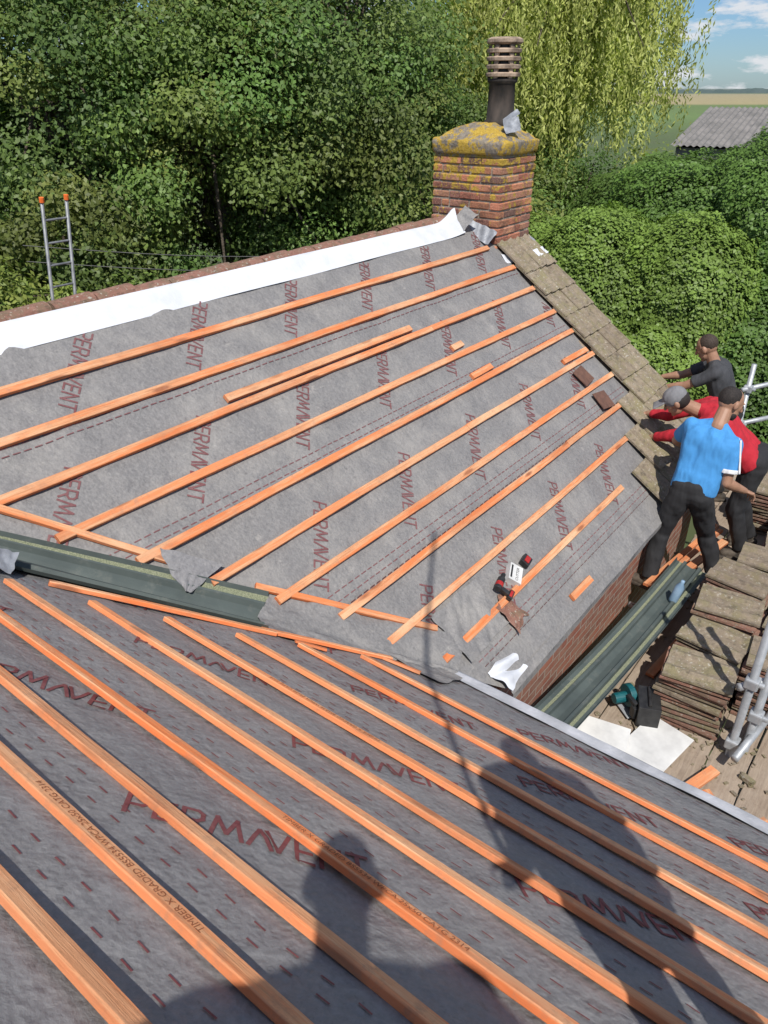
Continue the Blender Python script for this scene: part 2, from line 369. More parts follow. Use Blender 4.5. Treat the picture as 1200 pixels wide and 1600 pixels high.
# valley trough
def valley_strip(t0,t1,prof,lift,n,fdx=0,wob=0):
    vs=[]
    for i in range(n+1):
        t=t0+(t1-t0)*i/n
        F=PF(1.183+fdx+.88*t,3.066-.70*t); N=PN(1.04+.84*t,2.795-.615*t)
        yc=3.02-.72*t; Cn=V((xv(yc),yc,fz(yc)))
        for s,h in prof:
            p=F.lerp(Cn,s*2) if s<.5 else Cn.lerp(N,(s-.5)*2)
            w=wob*noise.noise(V((t*5,s*3,4)))+wob*.7*abs(noise.noise(V((t*11,s*5,8))))
            vs.append(p+V((0,0,1))*(h+lift+w))
    return vs
prof=[(0,.036),(.03,.012),(.08,.006),(.16,.006),(.20,.032),(.24,.032),(.28,.006),(.42,.004),(.5,.0),(.58,.004),(.70,.006),(.74,.03),(.78,.03),(.82,.006),(.9,.006),(.97,.012),(1,.036)]
k=len(prof);n=26; vs=valley_strip(-.9,1.03,prof,.012,n); fs=[];idx=[]
for i in range(n):
    for j in range(k-1):
        fs.append((i*k+j,i*k+j+1,(i+1)*k+j+1,(i+1)*k+j)); idx.append(1 if j in(1,2,13,14) else 0)
mesh_obj('valley_liner',vs,fs,[M_trough,M_grit],house,idx,False)
pr=[(j/16,.022*math.sin(math.pi*j/16)+.006) for j in range(17)];n=90
vs=valley_strip(1.02,2.0,pr,.010,n,.02,.024)
fs=[(i*17+j,i*17+j+1,(i+1)*17+j+1,(i+1)*17+j) for i in range(n) for j in range(16)]
mesh_obj('valley_underlay',vs,fs,M_ufar,house,None,True)
def crumple(name,c,ux,uy,w,h,amp,mat,parent,sd=0,n=30,curl=0,fr=6,ragged=.12,taper=0):
    c=V(c);ux=V(ux).normalized();uy=V(uy);uy=(uy-ux*uy.dot(ux)).normalized();nn=ux.cross(uy)
    if nn.z<0: nn=-nn
    vs=[]; ca,sa=math.cos(sd),math.sin(sd)
    for j in range(n+1):
        for i in range(n+1):
            a=(i/n-.5);b=(j/n-.5)
            ea=1+ragged*noise.noise(V((b*3,a*1.5,sd+5)))-taper*(.5-b); eb=1+ragged*noise.noise(V((a*3,b*1.5,sd+9)))
            p=(a*w*ca+b*h*sa)*fr; q_=(-a*w*sa+b*h*ca)*fr
            q=abs(noise.noise(V((p*.45,q_*1.9,sd))))*amp*1.5+noise.noise(V((p*.8,q_*.8,sd+3)))*amp*.6
            edge=max(abs(a),abs(b))*2
            vs.append(c+ux*(a*w*ea)+uy*(b*h*eb)+nn*(q+amp*.3+curl*edge**4))
    fs=[(j*(n+1)+i,j*(n+1)+i+1,(j+1)*(n+1)+i+1,(j+1)*(n+1)+i) for j in range(n) for i in range(n)]
    return mesh_obj(name,vs,fs,mat,parent,None,True)
vd=(PF(xv(2.0),2.0)-PF(xv(2.9),2.9)).normalized()
crumple('underlay_flap',PF(1.80,2.60,.03),(1,-.8,-.6),(.3,1,.75),.34,.20,.02,M_unear,house,1,taper=.85)
crumple('underlay_flap',PN(2.52,1.66,.015),(0,1,0),(1,0,-.66),.34,.26,.012,M_ufar,house,3)
crumple('underlay_flap',PF(3.08,1.72,.018),(1,0,0),(0,1,.75),.46,.34,.02,M_ufar,house,4)
crumple('underlay_flap',PN(.98,2.78,.05),vd,(.5,1,.1),.2,.14,.05,M_lead,house,5)
crumple('membrane_flap',V((3.06,1.44,-2.985)),(1,.1,0),(0,1,.5),.27,.17,.04,M_white,house,6,curl=.0)
crumple('underlay_flap',PF(3.40,1.62,.012),(1,0.2,0),(0,1,.75),.2,.2,.02,M_tilered,house,8,ragged=.4)
# ridge white strip
vs=[];n=110;cs=[(-.125,.004),(-.10,.010),(-.07,.018),(-.03,.028),(.01,.032),(.04,.02),(.06,.0)]
for i in range(n+1):
    x=.3+(6.22-.3)*i/n
    for j,(o,h) in enumerate(cs):
        w=noise.noise(V((x*1.1,j*.2,3)))*.008; lift=.10*max(0,(x-5.9)/.32)**2*(1 if j>3 else .2)
        y=RIDGE+o+w*.4; vs.append(V((x,y,(fz(min(y,RIDGE)))+h+w*.3+lift)))
k=len(cs);fs=[(i*k+j,(i+1)*k+j,(i+1)*k+j+1,i*k+j+1) for i in range(n) for j in range(k-1)]
mesh_obj('ridge_membrane',vs,fs,M_white,house,None,True)
vs=[];n=80;cs=[(-.05,.012),(0,.018),(.03,.02),(.055,.0),(.065,-.03),(.06,-.09)]
for i in range(n+1):
    y=1.63-4.6*i/n
    for j,(o,h) in enumerate(cs):
        w=noise.noise(V((y*2,j*.4,3)))*.012; x=2.70+o+w; vs.append(V((x,y,nz(2.70+min(o,0))+h+w)))
k=len(cs);fs=[(i*k+j,(i+1)*k+j,(i+1)*k+j+1,i*k+j+1) for i in range(n) for j in range(k-1)]
M_eave=simple('pale_grey_membrane',(.34,.35,.37),(.52,.53,.56),6,.6,.4,.01)
mesh_obj('eave_membrane',vs,fs,M_eave,house,None,True)
vs=[];n=60;cs=[(0,.004),(-.045,-.006),(-.047,-.05)]
for i in range(n+1):
    x=2.98+(6.6-2.98)*i/n
    for j,(o,h) in enumerate(cs):
        w=noise.noise(V((x*4,j*.6,9)))*.012; vs.append(V((x,1.385+o+w*j*.3,fz(1.385+o if j<2 else 1.34)+h+w*j*.4+.004)))
k=len(cs);fs=[(i*k+j,(i+1)*k+j,(i+1)*k+j+1,i*k+j+1) for i in range(n) for j in range(k-1)]
mesh_obj('eave_membrane',vs,fs,M_ufar,house,None,False)
# walls
def wall(pts,mat=M_brickwall,name='wall'):
    return mesh_obj(name,pts,[tuple(range(len(pts)))],mat,house)
G0=GROUND
wall([(2.62,1.46,G0),(7.02,1.46,G0),(7.02,1.46,-3.0),(2.62,1.46,-3.0)])
wall([(7.02,1.46,G0),(7.02,6.4,G0),(7.02,6.4,-3.02),(7.02,RIDGE,fz(RIDGE)-.08),(7.02,1.46,-3.02)])
wall([(2.62,-3,G0),(2.62,1.46,G0),(2.62,1.46,-2.87),(2.62,-3,-2.87)])
wall([(7.02,6.4,G0),(-1,6.4,G0),(-1,6.4,-3.02),(7.02,6.4,-3.02)])
wall([(2.62,-3,G0),(2.62,-3,-2.87),(NR,-3,nz(NR)-.08),(-2.8,-3,-2.87),(-2.8,-3,G0)])
# tiles
def tile_geo(w=.33,l=.42,th=.016,nw=16):
    vs=[];fs=[]
    for s in(1,0):
        for j in range(3):
            for i in range(nw+1):
                u=i/nw; hz=.02*max(0,math.sin(u*4*math.pi-math.pi/2))
                if u<.05 or u>.95: hz=.004
                vs.append(V(((u-.5)*w,(j/2-.5)*l,hz+s*th)))
    N=(nw+1);o=3*N
    for j in range(2):
        for i in range(nw):
            a=j*N+i;fs.append((a,a+1,a+N+1,a+N));fs.append((o+a,o+a+N,o+a+N+1,o+a+1))
    for i in range(nw): fs.append((i+1,i,o+i,o+i+1)); a=2*N+i; fs.append((a,a+1,o+a+1,o+a))
    for j in range(2):
        a=j*N;fs.append((a,a+N,o+a+N,o+a));a=j*N+nw;fs.append((a+N,a,o+a,o+a+N))
    return vs,fs
tvs,tfs=tile_geo()
tile_me=bpy.data.meshes.new('roof_tile');tile_me.from_pydata([tuple(v) for v in tvs],[],tfs);tile_me.materials.append(M_tile)
tile_me2=tile_me.copy();tile_me2.materials[0]=M_tilered
def tile_at(M,me,parent=None,label=None):
    ob=bpy.data.objects.new('roof_tile',me);COL.objects.link(ob);ob.matrix_world=M
    if parent is not None: ob.parent=parent; ob.matrix_parent_inverse=Matrix.Identity(4)
    else:
        ob['label']=label;ob['category']='roof tile';ob['group']='old roof tiles stacked on the scaffold'
    return ob
rows=[1.42+.2145*k for k in range(-0,12)]
sl=math.atan(TF)
for ri,y in enumerate(rows):
    x0=6.49
    if y<1.6: x0=5.58
    elif y<1.8: x0=5.75
    elif y<2.0: x0=6.19
    nc=int(round((7.1-x0)/.305))
    for c in range(nc):
        x=7.1-.305*(c+.5)
        if y>3.5: continue
        R=Matrix.Rotation(sl-.06+random.uniform(-.02,.02),4,'X')@Matrix.Rotation(random.uniform(-.035,.035),4,'Z')
        M=Matrix.Translation(PF(x,y+.12+random.uniform(-.01,.01),.028+random.uniform(0,.01)))@R
        tile_at(M,tile_me,roof_far)
mesh_obj('roof_boarding',[(6.4,1.4,fz(1.4)-.01),(7.1,1.4,fz(1.4)-.01),(7.1,RIDGE,fz(RIDGE)-.01),(6.4,RIDGE,fz(RIDGE)-.01)],[(0,1,2,3)],M_board,house)
vs=[];n1=330;n2=13
for j in range(n2*2):
    r=j//2;e=j%2
    yy=(r+e*.999)*.215;
    for i in range(n1+1):
        x=-.3+7.4*i/n1; hz=.02*max(0,math.sin(x*2*math.pi/.16))+.03*(e)+noise.noise(V((x*2,r,0)))*.01
        vs.append(V((x,RIDGE+.03+yy,fz(RIDGE)-TF*yy+hz-.02+ (.012 if j==0 else 0))))
fs=[(j*(n1+1)+i,j*(n1+1)+i+1,(j+1)*(n1+1)+i+1,(j+1)*(n1+1)+i) for j in range(n2*2-1) for i in range(n1)]
mesh_obj('back_roof_tiles',vs,fs,M_tilered,house)
vs=[];fs=[]
for i in range(22):
    x=.4+i*.27+random.uniform(-.01,.01); c=V((x,RIDGE+.085,fz(RIDGE)+.006+random.uniform(-.008,.012)))
    b=len(vs)
    for e in(0,1):
        for k in range(7):
            t=math.pi*k/6; vs.append(c+V((-.13+.26*e,math.cos(t)*.07,math.sin(t)*.045+.01*e)))
    for k in range(6): fs.append((b+k,b+k+1,b+8+k,b+7+k))
    fs.append(tuple(b+k for k in range(7)));fs.append(tuple(b+7+k for k in reversed(range(7))))
mesh_obj('ridge_tiles',vs,fs,M_tilered,house,None)
mesh_obj('back_slope',[(NR,-3,nz(NR)),(NR,6,nz(NR)),(-2.9,6,nz(NR)-.665*2.82),(-2.9,-3,nz(NR)-.665*2.82)],[(0,1,2,3)],M_tilered,house)
# ---- chimney
ch=empty('chimney',V((6.78,3.99,-1.4)),'','x'); del ch['label'];del ch['category']
ch.parent=house; ch.matrix_parent_inverse=MW[house.name].inverted()
cx0,cx1,cy0,cy1=6.47,7.11,3.61,4.36; zb=-1.75; zt=-.505; CX=6.79; CY=3.985
vs,fs=boxes([((CX,CY,(zb+zt)/2),(.32-.010,0,0),(0,.375-.010,0),(0,0,(zt-zb)/2))])
mesh_obj('chimney_mortar',vs,fs,M_mortar,ch)
vs=[];fs=[];cols=[]
pal=[(.42,.15,.085),(.48,.19,.10),(.34,.11,.07),(.22,.09,.07),(.52,.25,.15),(.16,.08,.065),(.46,.21,.13),(.38,.17,.12)]
def add_brick(x0,x1,y0,y1,z0,z1):
    c=((x0+x1)/2,(y0+y1)/2,(z0+z1)/2); j=random.uniform(-.006,.004)
    hx,hy,hz=(x1-x0)/2+j*.5,(y1-y0)/2+j,(z1-z0)/2+random.uniform(-.003,.001); b=len(vs);q=.008
    pts=[]
    for sz in(-1,1):
        for (sx,sy) in((-1,-1),(1,-1),(1,1),(-1,1)):
            pts.append((c[0]+sx*(hx-q),c[1]+sy*(hy-q),c[2]+sz*hz))
    for sz in(-1,1):
        for (sx,sy) in((-1,-1),(1,-1),(1,1),(-1,1)):
            pts.append((c[0]+sx*hx+random.uniform(-.003,.002),c[1]+sy*hy+random.uniform(-.003,.002),c[2]+sz*(hz-q)))
    for p in pts: vs.append(V(p))
    F=[(3,2,1,0),(4,5,6,7)]
    for k in range(4):
        k2=(k+1)%4; F+=[(k,k2,8+k2,8+k),(8+k,8+k2,12+k2,12+k),(12+k,12+k2,4+k2,4+k)]
    for f in F: fs.append(tuple(i+b for i in f))
    cl=random.choice(pal);g=random.uniform(.75,1.25); cols.extend([(cl[0]*g,cl[1]*g,cl[2]*g,1)]*16)
z=zb;row=0
while z+.07<zt+.01:
    z1=z+.063; m=.012
    d=.05
    def run(a0,a1,first):
        out=[];a=a0;L=first
        while a<a1-.02:
            e=min(a+L,a1)
            if a1-e<.05: e=a1
            out.append((a,e-m if e<a1 else e)); a=e; L=.225 if (row%2==0) else random.choice((.112,.225,.225))
        return out
    if row%2==0:
        for a,b in run(cx0,cx1,.225): add_brick(a,b,cy0,cy0+d*2,z,z1); add_brick(a,b,cy1-d*2,cy1,z,z1)
        for a,b in run(cy0+d*2+m,cy1-d*2-m,.225): add_brick(cx0,cx0+d*2,a,b,z,z1); add_brick(cx1-d*2,cx1,a,b,z,z1)
    else:
        for a,b in run(cy0,cy1,.225): add_brick(cx0,cx0+d*2,a,b,z,z1); add_brick(cx1-d*2,cx1,a,b,z,z1)
        for a,b in run(cx0+d*2+m,cx1-d*2-m,.225): add_brick(a,b,cy0,cy0+d*2,z,z1); add_brick(a,b,cy1-d*2,cy1,z,z1)
    z+=.075;row+=1
cb=mesh_obj('chimney_bricks',vs,fs,M_chbrick,ch); at=cb.data.color_attributes.new('col','FLOAT_COLOR','POINT'); at.data.foreach_set('color',np.array(cols,dtype=np.float32).ravel())
vs=[];fs=[];NSEG=72
prof=[(1.0,-.03),(1.015,-.02),(1.03,-.01),(1.04,.03),(1.045,.06),(1.025,.075),(.97,.083),(.9,.096),(.8,.118),(.68,.146),(.55,.174),(.42,.198),(.3,.214),(.02,.22)]
for pi,(s,h) in enumerate(prof):
    for k in range(NSEG):
        t=2*math.pi*k/NSEG; c,sn=math.cos(t),math.sin(t); e=.14 if s>.9 else .14+(.9-s)*.45
        px=math.copysign(abs(c)**e,c)*.34*s; py=math.copysign(abs(sn)**e,sn)*.39*s
        w=noise.noise(V((px*7,py*7,h*9)))*.014+noise.noise(V((px*26,py*26,h*30)))*.018
        vs.append(V((CX+px*(1+w*1.5),CY+py*(1+w*1.5),zt+h+w)))
for i in range(len(prof)-1):
    for k in range(NSEG):
        k2=(k+1)%NSEG; fs.append((i*NSEG+k,i*NSEG+k2,(i+1)*NSEG+k2,(i+1)*NSEG+k))
mesh_obj('chimney_crown',vs,fs,M_crown,ch,None,True)
pc=V((6.885,3.905,zt+.17))
vs,fs=lathe([(.0,.0),(.145,0),(.145,.06),(.128,.07),(.118,.36),(.138,.375),(.138,.40),(.08,.40),(.08,.0)],28,pc)
mesh_obj('chimney_pot',vs,fs,M_pot,ch,None,True)
z0=.40; parts=[]
parts.append((*lathe([(.0,z0),(.095,z0),(.095,z0+.28),(0,z0+.28)],28,pc),1))  # solid black core stands in for the shade inside the louvre gaps
for k in range(4):
    zz=z0+.012+k*.062; parts.append((*lathe([(.095,zz+.014),(.138,zz),(.154,zz+.004),(.158,zz+.028),(.147,zz+.034),(.095,zz+.042)],28,pc),0))
for k in range(6):
    t=k*math.pi/3; parts.append((*boxes([(pc+V((math.cos(t)*.125,math.sin(t)*.125,z0+.13)),(math.cos(t)*.014,math.sin(t)*.014,0),(-math.sin(t)*.018,math.cos(t)*.018,0),(0,0,.13))]),0))
parts.append((*lathe([(.095,z0+.260),(.148,z0+.266),(.162,z0+.278),(.160,z0+.302),(.13,z0+.318),(.0,z0+.320)],28,pc),0))
vs,fs,idx=merge(parts); mesh_obj('louvred_pot_top',vs,fs,[M_potbuff,M_black],ch,idx)
crumple('lead_flap',V((6.69,3.67,zt+.20)),(1,-.6,.2),(0,.4,1),.16,.12,.03,M_lead,ch,21,n=14)
crumple('lead_flap',V((6.74,3.71,zt+.27)),(1,-.3,.5),(0,.4,1),.2,.05,.02,M_lead,ch,22,n=14)
crumple('lead_flap',V((6.40,3.76,-1.20)),(0,1,.3),(1,0,.9),.3,.16,.02,M_lead,ch,23,n=18)
crumple('lead_flap',V((6.83,3.55,-1.36)),(1,0,0),(0,1,.9),.56,.12,.025,M_lead,ch,24,n=22)
crumple('lead_flap',V((6.28,3.86,-1.07)),(0,1,.5),(1,0,1.2),.16,.2,.03,M_ufar,ch,25,n=18)
crumple('membrane_flap',V((7.0,3.42,-1.42)),(1,0,0),(0,1,.7),.24,.09,.015,M_white,ch,26,n=14)
crumple('membrane_flap',V((6.5,3.50,-1.42)),(1,-.3,0),(0,1,.75),.12,.10,.015,M_white,ch,27,n=14)

# ---------------- scaffold
sc=empty('scaffold',V((5,.6,GROUND)),'galvanised tube scaffold with dusty timber board platform along the eaves','scaffold')
def pole(a,b,name='scaffold_pole',r=.0242):
    vs,fs=tubes([([a,b],r)],12); return mesh_obj(name,vs,fs,M_galv,sc,None,True)
def coupler(p):
    vs,fs=boxes([(p,(.04,0,0),(0,.04,0),(0,0,.035)),(V(p)+V((.0,-.05,0)),(.015,0,0),(0,.02,0),(0,0,.015))]); return bevel(mesh_obj('scaffold_coupler',vs,fs,M_galv,sc),.01)
for x,y,top in ((3.93,.27,-1.9),(3.97,-1.9,-2.2),(6.2,-.12,-2.2),(8.35,-.12,-2.2),(7.68,1.36,-2.33),(4.02,.20,-2.3)):
    pole((x,y,GROUND),(x,y,top))
pole((6.2,-.07,-2.65),(8.5,-.07,-2.65)); pole((8.30,-.2,-2.65),(8.30,1.0,-2.65)); pole((7.6,1.4,-2.58),(8.5,.9,-2.55)); pole((7.6,1.4,-2.95),(8.5,.9,-2.95)); coupler((7.68,1.36,-2.58)); coupler((7.68,1.36,-2.95)); coupler((6.2,-.1,-2.65))
pole((4.02,-2.2,-3.73),(4.02,.5,-3.73)); pole((2.7,.15,-3.73),(4.4,.15,-3.73)); pole((2.7,-1.8,-3.73),(4.4,-1.8,-3.73)); coupler((3.93,.27,-3.55)); coupler((3.93,.27,-3.05)); coupler((4.02,.2,-3.35)); pole((3.75,.22,-3.50),(4.4,.12,-3.50)); pole((3.90,.33,-3.10),(4.6,-.2,-3.10))
for x in(3.6,5.2,6.9,8.2): pole((x,-.2,-3.75),(x,1.4,-3.75))
pole((2.9,-.05,-3.80),(8.6,-.05,-3.80)); pole((2.9,1.3,-3.80),(7.0,1.3,-3.80))
def board(p0,p1):
    return batten(p0,p1,V((0,0,1)),None,w=.218,t=.038,name='scaffold_board',lift=-.038+random.uniform(-.006,.004),bow=.006,mat=M_board)
def addb(a,b):
    o=board(a,b); o.parent=sc;o.matrix_parent_inverse=MW[sc.name].inverted()
for k in range(6):
    for a,b in ((2.82,5.3),(5.31,8.5)):
        addb((a,.02+.228*k,DECK),(b,.02+.228*k,DECK))
for k in range(5): addb((2.86+.228*k,-2.6,DECK),(2.86+.228*k,-.10,DECK))
for k in range(5): addb((7.30+.228*k,1.28,DECK),(7.30+.228*k,4.2,DECK))
LB='old weathered roof tile with moss stacked on the scaffold boards'
def stack(x,y,n,rot,me,dz=.032,z0=DECK):
    lx=ly=0
    for k in range(n):
        lx+=random.uniform(-.006,.006); ly+=random.uniform(-.006,.006)
        M=Matrix.Translation((x+lx+random.uniform(-.014,.014),y+ly+random.uniform(-.014,.014),z0+.004+k*dz))@Matrix.Rotation(rot+random.uniform(-.08,.08),4,'Z')@Matrix.Rotation(random.uniform(-.03,.03),4,'X')
        tile_at(M,tile_me if (k>=n-1 or random.random()<.15) else me,None,LB)
stack(4.12,.60,13,.1,tile_me2)
for i,(x,y,n) in enumerate(((4.46,.60,14),(4.81,.60,16),(5.16,.60,17),(5.51,.52,17),(5.86,.42,16),(4.46,.16,15),(4.81,.16,16),(5.16,.14,16),(6.21,.38,15),(6.56,.42,15),(5.54,.07,14),(7.02,.82,13),(7.38,.82,13),(6.93,.40,13),(7.30,.40,12))):
    stack(x,y,n,random.uniform(-.1,.1),tile_me2)
# spare valley liner
vs=[];idx=[];fs=[]
A=V((3.06,1.14,-3.26));B=V((5.50,1.05,-3.40));X=(B-A).normalized();Yv=V((0,1,.12)).normalized();Z=X.cross(Yv).normalized()
pr2=[(-.135,.035),(-.127,.005),(-.10,.0),(-.075,.0),(-.068,.026),(-.052,.026),(-.045,.0),(0,-.012),(.045,0),(.052,.026),(.068,.026),(.075,0),(.10,.0),(.127,.005),(.135,.035)]
n=20
for i in range(n+1):
    p=A.lerp(B,i/n)+V((0,0,-.05*math.sin(math.pi*i/n)))
    for a,h in pr2: vs.append(p+Yv*a+Z*h)
k=len(pr2)
for i in range(n):
    for j in range(k-1): fs.append((i*k+j,i*k+j+1,(i+1)*k+j+1,(i+1)*k+j)); idx.append(1 if j in(2,11) else 0)
o=mesh_obj('valley_liner',vs,fs,[M_trough,M_grit],None,idx,False); m=o.modifiers.new('s','SOLIDIFY');m.thickness=.004
tag(o,'spare dark green fibreglass valley trough lying along the scaffold walkway','valley liner')
for c,rx,a,b,l in ((V((3.42,.94,DECK+.05)),.2,.24,.17,'white board sheet lying on dusty scaffold boards'),(V((3.70,.66,DECK+.03)),-.2,.20,.15,'torn white board piece beside tile stack')):
    vs,fs=boxes([(c,V((math.cos(rx),math.sin(rx),.05))*a,V((-math.sin(rx),math.cos(rx),0))*b,(0,0,.006))]); o=bevel(mesh_obj('board_sheet',vs,fs,M_card),.003); tag(o,l,'board')
for (a,b) in (((5.2,1.30,DECK+.12),(6.5,1.12,DECK+.13)),((5.15,1.24,DECK+.15),(6.4,1.06,DECK+.15)),((5.25,1.18,DECK+.12),(6.3,.98,DECK+.12)),((3.35,.38,DECK+.01),(3.2,-.15,DECK+.01)),((3.5,.3,DECK+.03),(3.28,.05,DECK+.03)),((4.3,.92,DECK+.01),(5.1,.84,DECK+.02)),((3.62,-.35,DECK+.01),(3.2,-.6,DECK+.01)),((3.05,1.25,DECK+.01),(3.0,.7,DECK+.02)),((3.15,.5,DECK+.01),(3.7,.3,DECK+.03)),((3.0,.2,DECK+.01),(3.5,-.05,DECK+.03))):
    o=batten(a,b,V((0,0,1)),None,name='loose_batten',w=random.uniform(.04,.07)); tag(o,'loose orange timber batten lying on dusty scaffold boards','batten','loose battens on the scaffold')
vs=[];fs=[]
for i in range(620):
    x=random.uniform(2.9,6.5);y=random.uniform(.1,1.35) if random.random()<.6 else random.uniform(-2,1.3)
    if i%3==0: x=random.uniform(2.9,4.2); y=random.uniform(-.1,1.2)
    if y<-.1: x=random.uniform(2.8,3.8)
    s=random.uniform(.004,.016)*(3 if random.random()<.08 else 1.2);r=random.random()*3
    a,b=boxes([((x,y,DECK+s*.3),(s*math.cos(r),s*math.sin(r),0),(-s*.6*math.sin(r),s*.6*math.cos(r),.15*s),(0,0,s*.35))]); o0=len(vs);vs+=a;fs+=[tuple(q+o0 for q in f) for f in b]
o=mesh_obj('rubble',vs,fs,M_tile);o['kind']='stuff';tag(o,'broken tile crumbs scattered over scaffold boards','rubble')
for (x,y,r) in ((6.02,2.42,.12),(6.0,2.20,-.15)):
    vs,fs=boxes([((0,0,.008),(.095,0,0),(0,.085,0),(0,0,.006))]); o=bevel(mesh_obj('plain_tile',vs,fs,M_newtile),.003)
    o.matrix_world=Matrix.Translation(PF(x,y,.03))@Matrix.Rotation(sl,4,'X')@Matrix.Rotation(r,4,'Z'); tag(o,'small flat brown tile resting on a roof batten','roof tile','brown tiles on the underlay')
SM=lambda x,y,h,r: Matrix.Translation(PF(x,y,h))@Matrix.Rotation(sl,4,'X')@Matrix.Rotation(r,4,'Z')
def tool(name,parts,M,label,cat):
    v,f,i=merge([(p[0],p[1],p[2]) for p in parts]); mats=[M_black,M_red,M_card,M_teal,M_galv]
    o=bevel(mesh_obj(name,v,f,mats,None,i),.004); o.matrix_world=M; return tag(o,label,cat)
def cyl(a,b,r,seg=14): return tubes([([a,b],r)],seg)
def bx(c,x,y,z): return boxes([(c,(x,0,0),(0,y,0),(0,0,z))])
SC=Matrix.Scale(.82,4)
tool('cordless_drill',[(*cyl((-.08,0,.035),(.04,0,.035),.030),0),(*cyl((-.05,0,.035),(-.01,0,.035),.0315),1),(*cyl((.04,0,.035),(.09,0,.035),.018),0),(*bx((-.05,-.06,.03),.018,.05,.02),0),(*bx((-.05,-.115,.03),.042,.018,.028),0),(*bx((-.05,-.11,.06),.03,.012,.003),1)],SM(3.46,1.76,.02,.3)@SC,'red and black cordless drill lying on the underlay','power tool')
tool('battery_pack',[(*bx((0,0,.02),.04,.032,.02),0),(*bx((0,0,.043),.026,.018,.006),1)],SM(3.80,1.75,.01,.2),'black and red battery pack lying on the underlay','battery pack')
tv,tf2=text_geo('CUTTER',.028); tv=[V((v.x-.056,v.y-.02,.0525)) for v in tv]
tool('tool_box',[(*bx((0,0,.025),.066,.048,.026),2),(tv,tf2,0),(*bx((-.0,.033,.0528),.05,.006,.0006),0)],SM(3.62,1.74,.005,.5),'small white box printed CUTTER lying on the underlay','box')
Ms=Matrix.Translation((3.92,.94,DECK+.02))@Matrix.Rotation(.9,4,'Z')@SC
tool('circular_saw',[(*bx((0,0,.01),.14,.07,.004),4),(*cyl((0,-.02,.1),(0,.0,.1),.085,24),4),(*cyl((0,-.03,.12),(0,.02,.12),.095,24),3),(*cyl((0,.02,.11),(0,.13,.11),.045,18),3),(*bx((-.1,.03,.16),.06,.018,.018),0),(*bx((-.16,.03,.1),.03,.03,.05),0)],Ms,'teal and black circular saw standing on scaffold boards','power tool')
tool('tool_bag',[(*bx((0,0,.1),.11,.07,.09),0),(*cyl((-.09,0,.2),(.09,0,.2),.012),0)],Matrix.Translation((3.90,.80,DECK))@Matrix.Rotation(.4,4,'Z'),'black tool bag beside the circular saw','tool bag')
vs,fs=lathe([(0,0),(.032,0),(.034,.02),(.034,.15),(.014,.19),(.014,.21),(.0,.21)],16); mb=simple('pale_blue_plastic',(.20,.32,.45),(.3,.42,.55),8,.15,.05)
o=mesh_obj('water_bottle',vs,fs,mb,None,None,True); o.matrix_world=Matrix.Translation((4.95,1.02,-3.40))@Matrix.Rotation(.2,4,'X'); tag(o,'pale blue plastic water bottle standing on the green trough','bottle')

# ladder beyond the ridge
lad=empty('ladder',V((3.7,6.75,GROUND)),'grey aluminium ladder with orange rail caps leaning on the rear eave','ladder')
LX=(3.59,3.82)
M_alu=simple('dull_aluminium',(.16,.17,.18),(.26,.27,.28),12,.55,.1,.002,.4)
for px in LX:
    vs,fs=tubes([([(px,7.4,GROUND),(px,6.40,-.83)],.015)],8); mesh_obj('ladder_rail',vs,fs,M_alu,lad,None,True)
    vs,fs=tubes([([(px,6.402,-.85),(px,6.395,-.81)],.021)],8); mesh_obj('rail_cap',vs,fs,M_orange,lad)
for k in range(25):
    t=.03+k*.039; p=V((0,7.4,GROUND)).lerp(V((0,6.4,-.83)),t)
    vs,fs=tubes([([(LX[0],p.y,p.z),(LX[1],p.y,p.z)],.010)],8); mesh_obj('ladder_rung',vs,fs,M_alu,lad)
for (a,b) in ((W(-4.2,9,-1.6),W(1.5,10.4,-1.75)),(W(-4.2,9,-1.78),W(1.5,10.4,-1.92))):
    pts=[a.lerp(b,i/14)+V((0,0,-.18*math.sin(math.pi*i/14))) for i in range(15)]
    vs,fs=tubes([(pts,.005)],5); o=mesh_obj('overhead_wire',vs,fs,M_wire); tag(o,'thin dark wire strung in front of the trees','wire','wires behind the house')

# ---------------- foliage
def quads_obj(name,vv,mat,cols,parent):
    n=len(vv); me=bpy.data.meshes.new(name); me.vertices.add(n*4); me.vertices.foreach_set('co',vv.astype(np.float32).ravel())
    me.loops.add(n*4); me.loops.foreach_set('vertex_index',np.arange(n*4,dtype=np.int32)); me.polygons.add(n)
    me.polygons.foreach_set('loop_start',np.arange(0,n*4,4,dtype=np.int32)); me.polygons.foreach_set('loop_total',np.full(n,4,dtype=np.int32))
    me.materials.append(mat); me.update(calc_edges=True)
    at=me.color_attributes.new('col','FLOAT_COLOR','POINT'); c=np.ones((n,4,4),dtype=np.float32); c[:,:,:3]=cols[:,None,:]; at.data.foreach_set('color',c.ravel())
    ob=bpy.data.objects.new(name,me); COL.objects.link(ob); attach(ob,parent); return ob
def leaf_obj(name,P,Nn,L,asp,mat,cols,parent):
    n=len(P); r=rng.normal(size=(n,3)); t=np.cross(Nn,r); t/=np.linalg.norm(t,axis=1)[:,None]+1e-9; b=np.cross(Nn,t)
    ln=(L*rng.uniform(.6,1.35,n))[:,None]; w=ln*asp
    vv=np.empty((n,4,3)); vv[:,0]=P-t*ln*.5; vv[:,1]=P+b*w*.5-t*ln*.08; vv[:,2]=P+t*ln*.5-Nn*ln*.12; vv[:,3]=P-b*w*.5-t*ln*.08
    return quads_obj(name,vv,mat,cols,parent)
def unit(n):
    d=rng.normal(size=(n,3)); return d/np.linalg.norm(d,axis=1)[:,None]
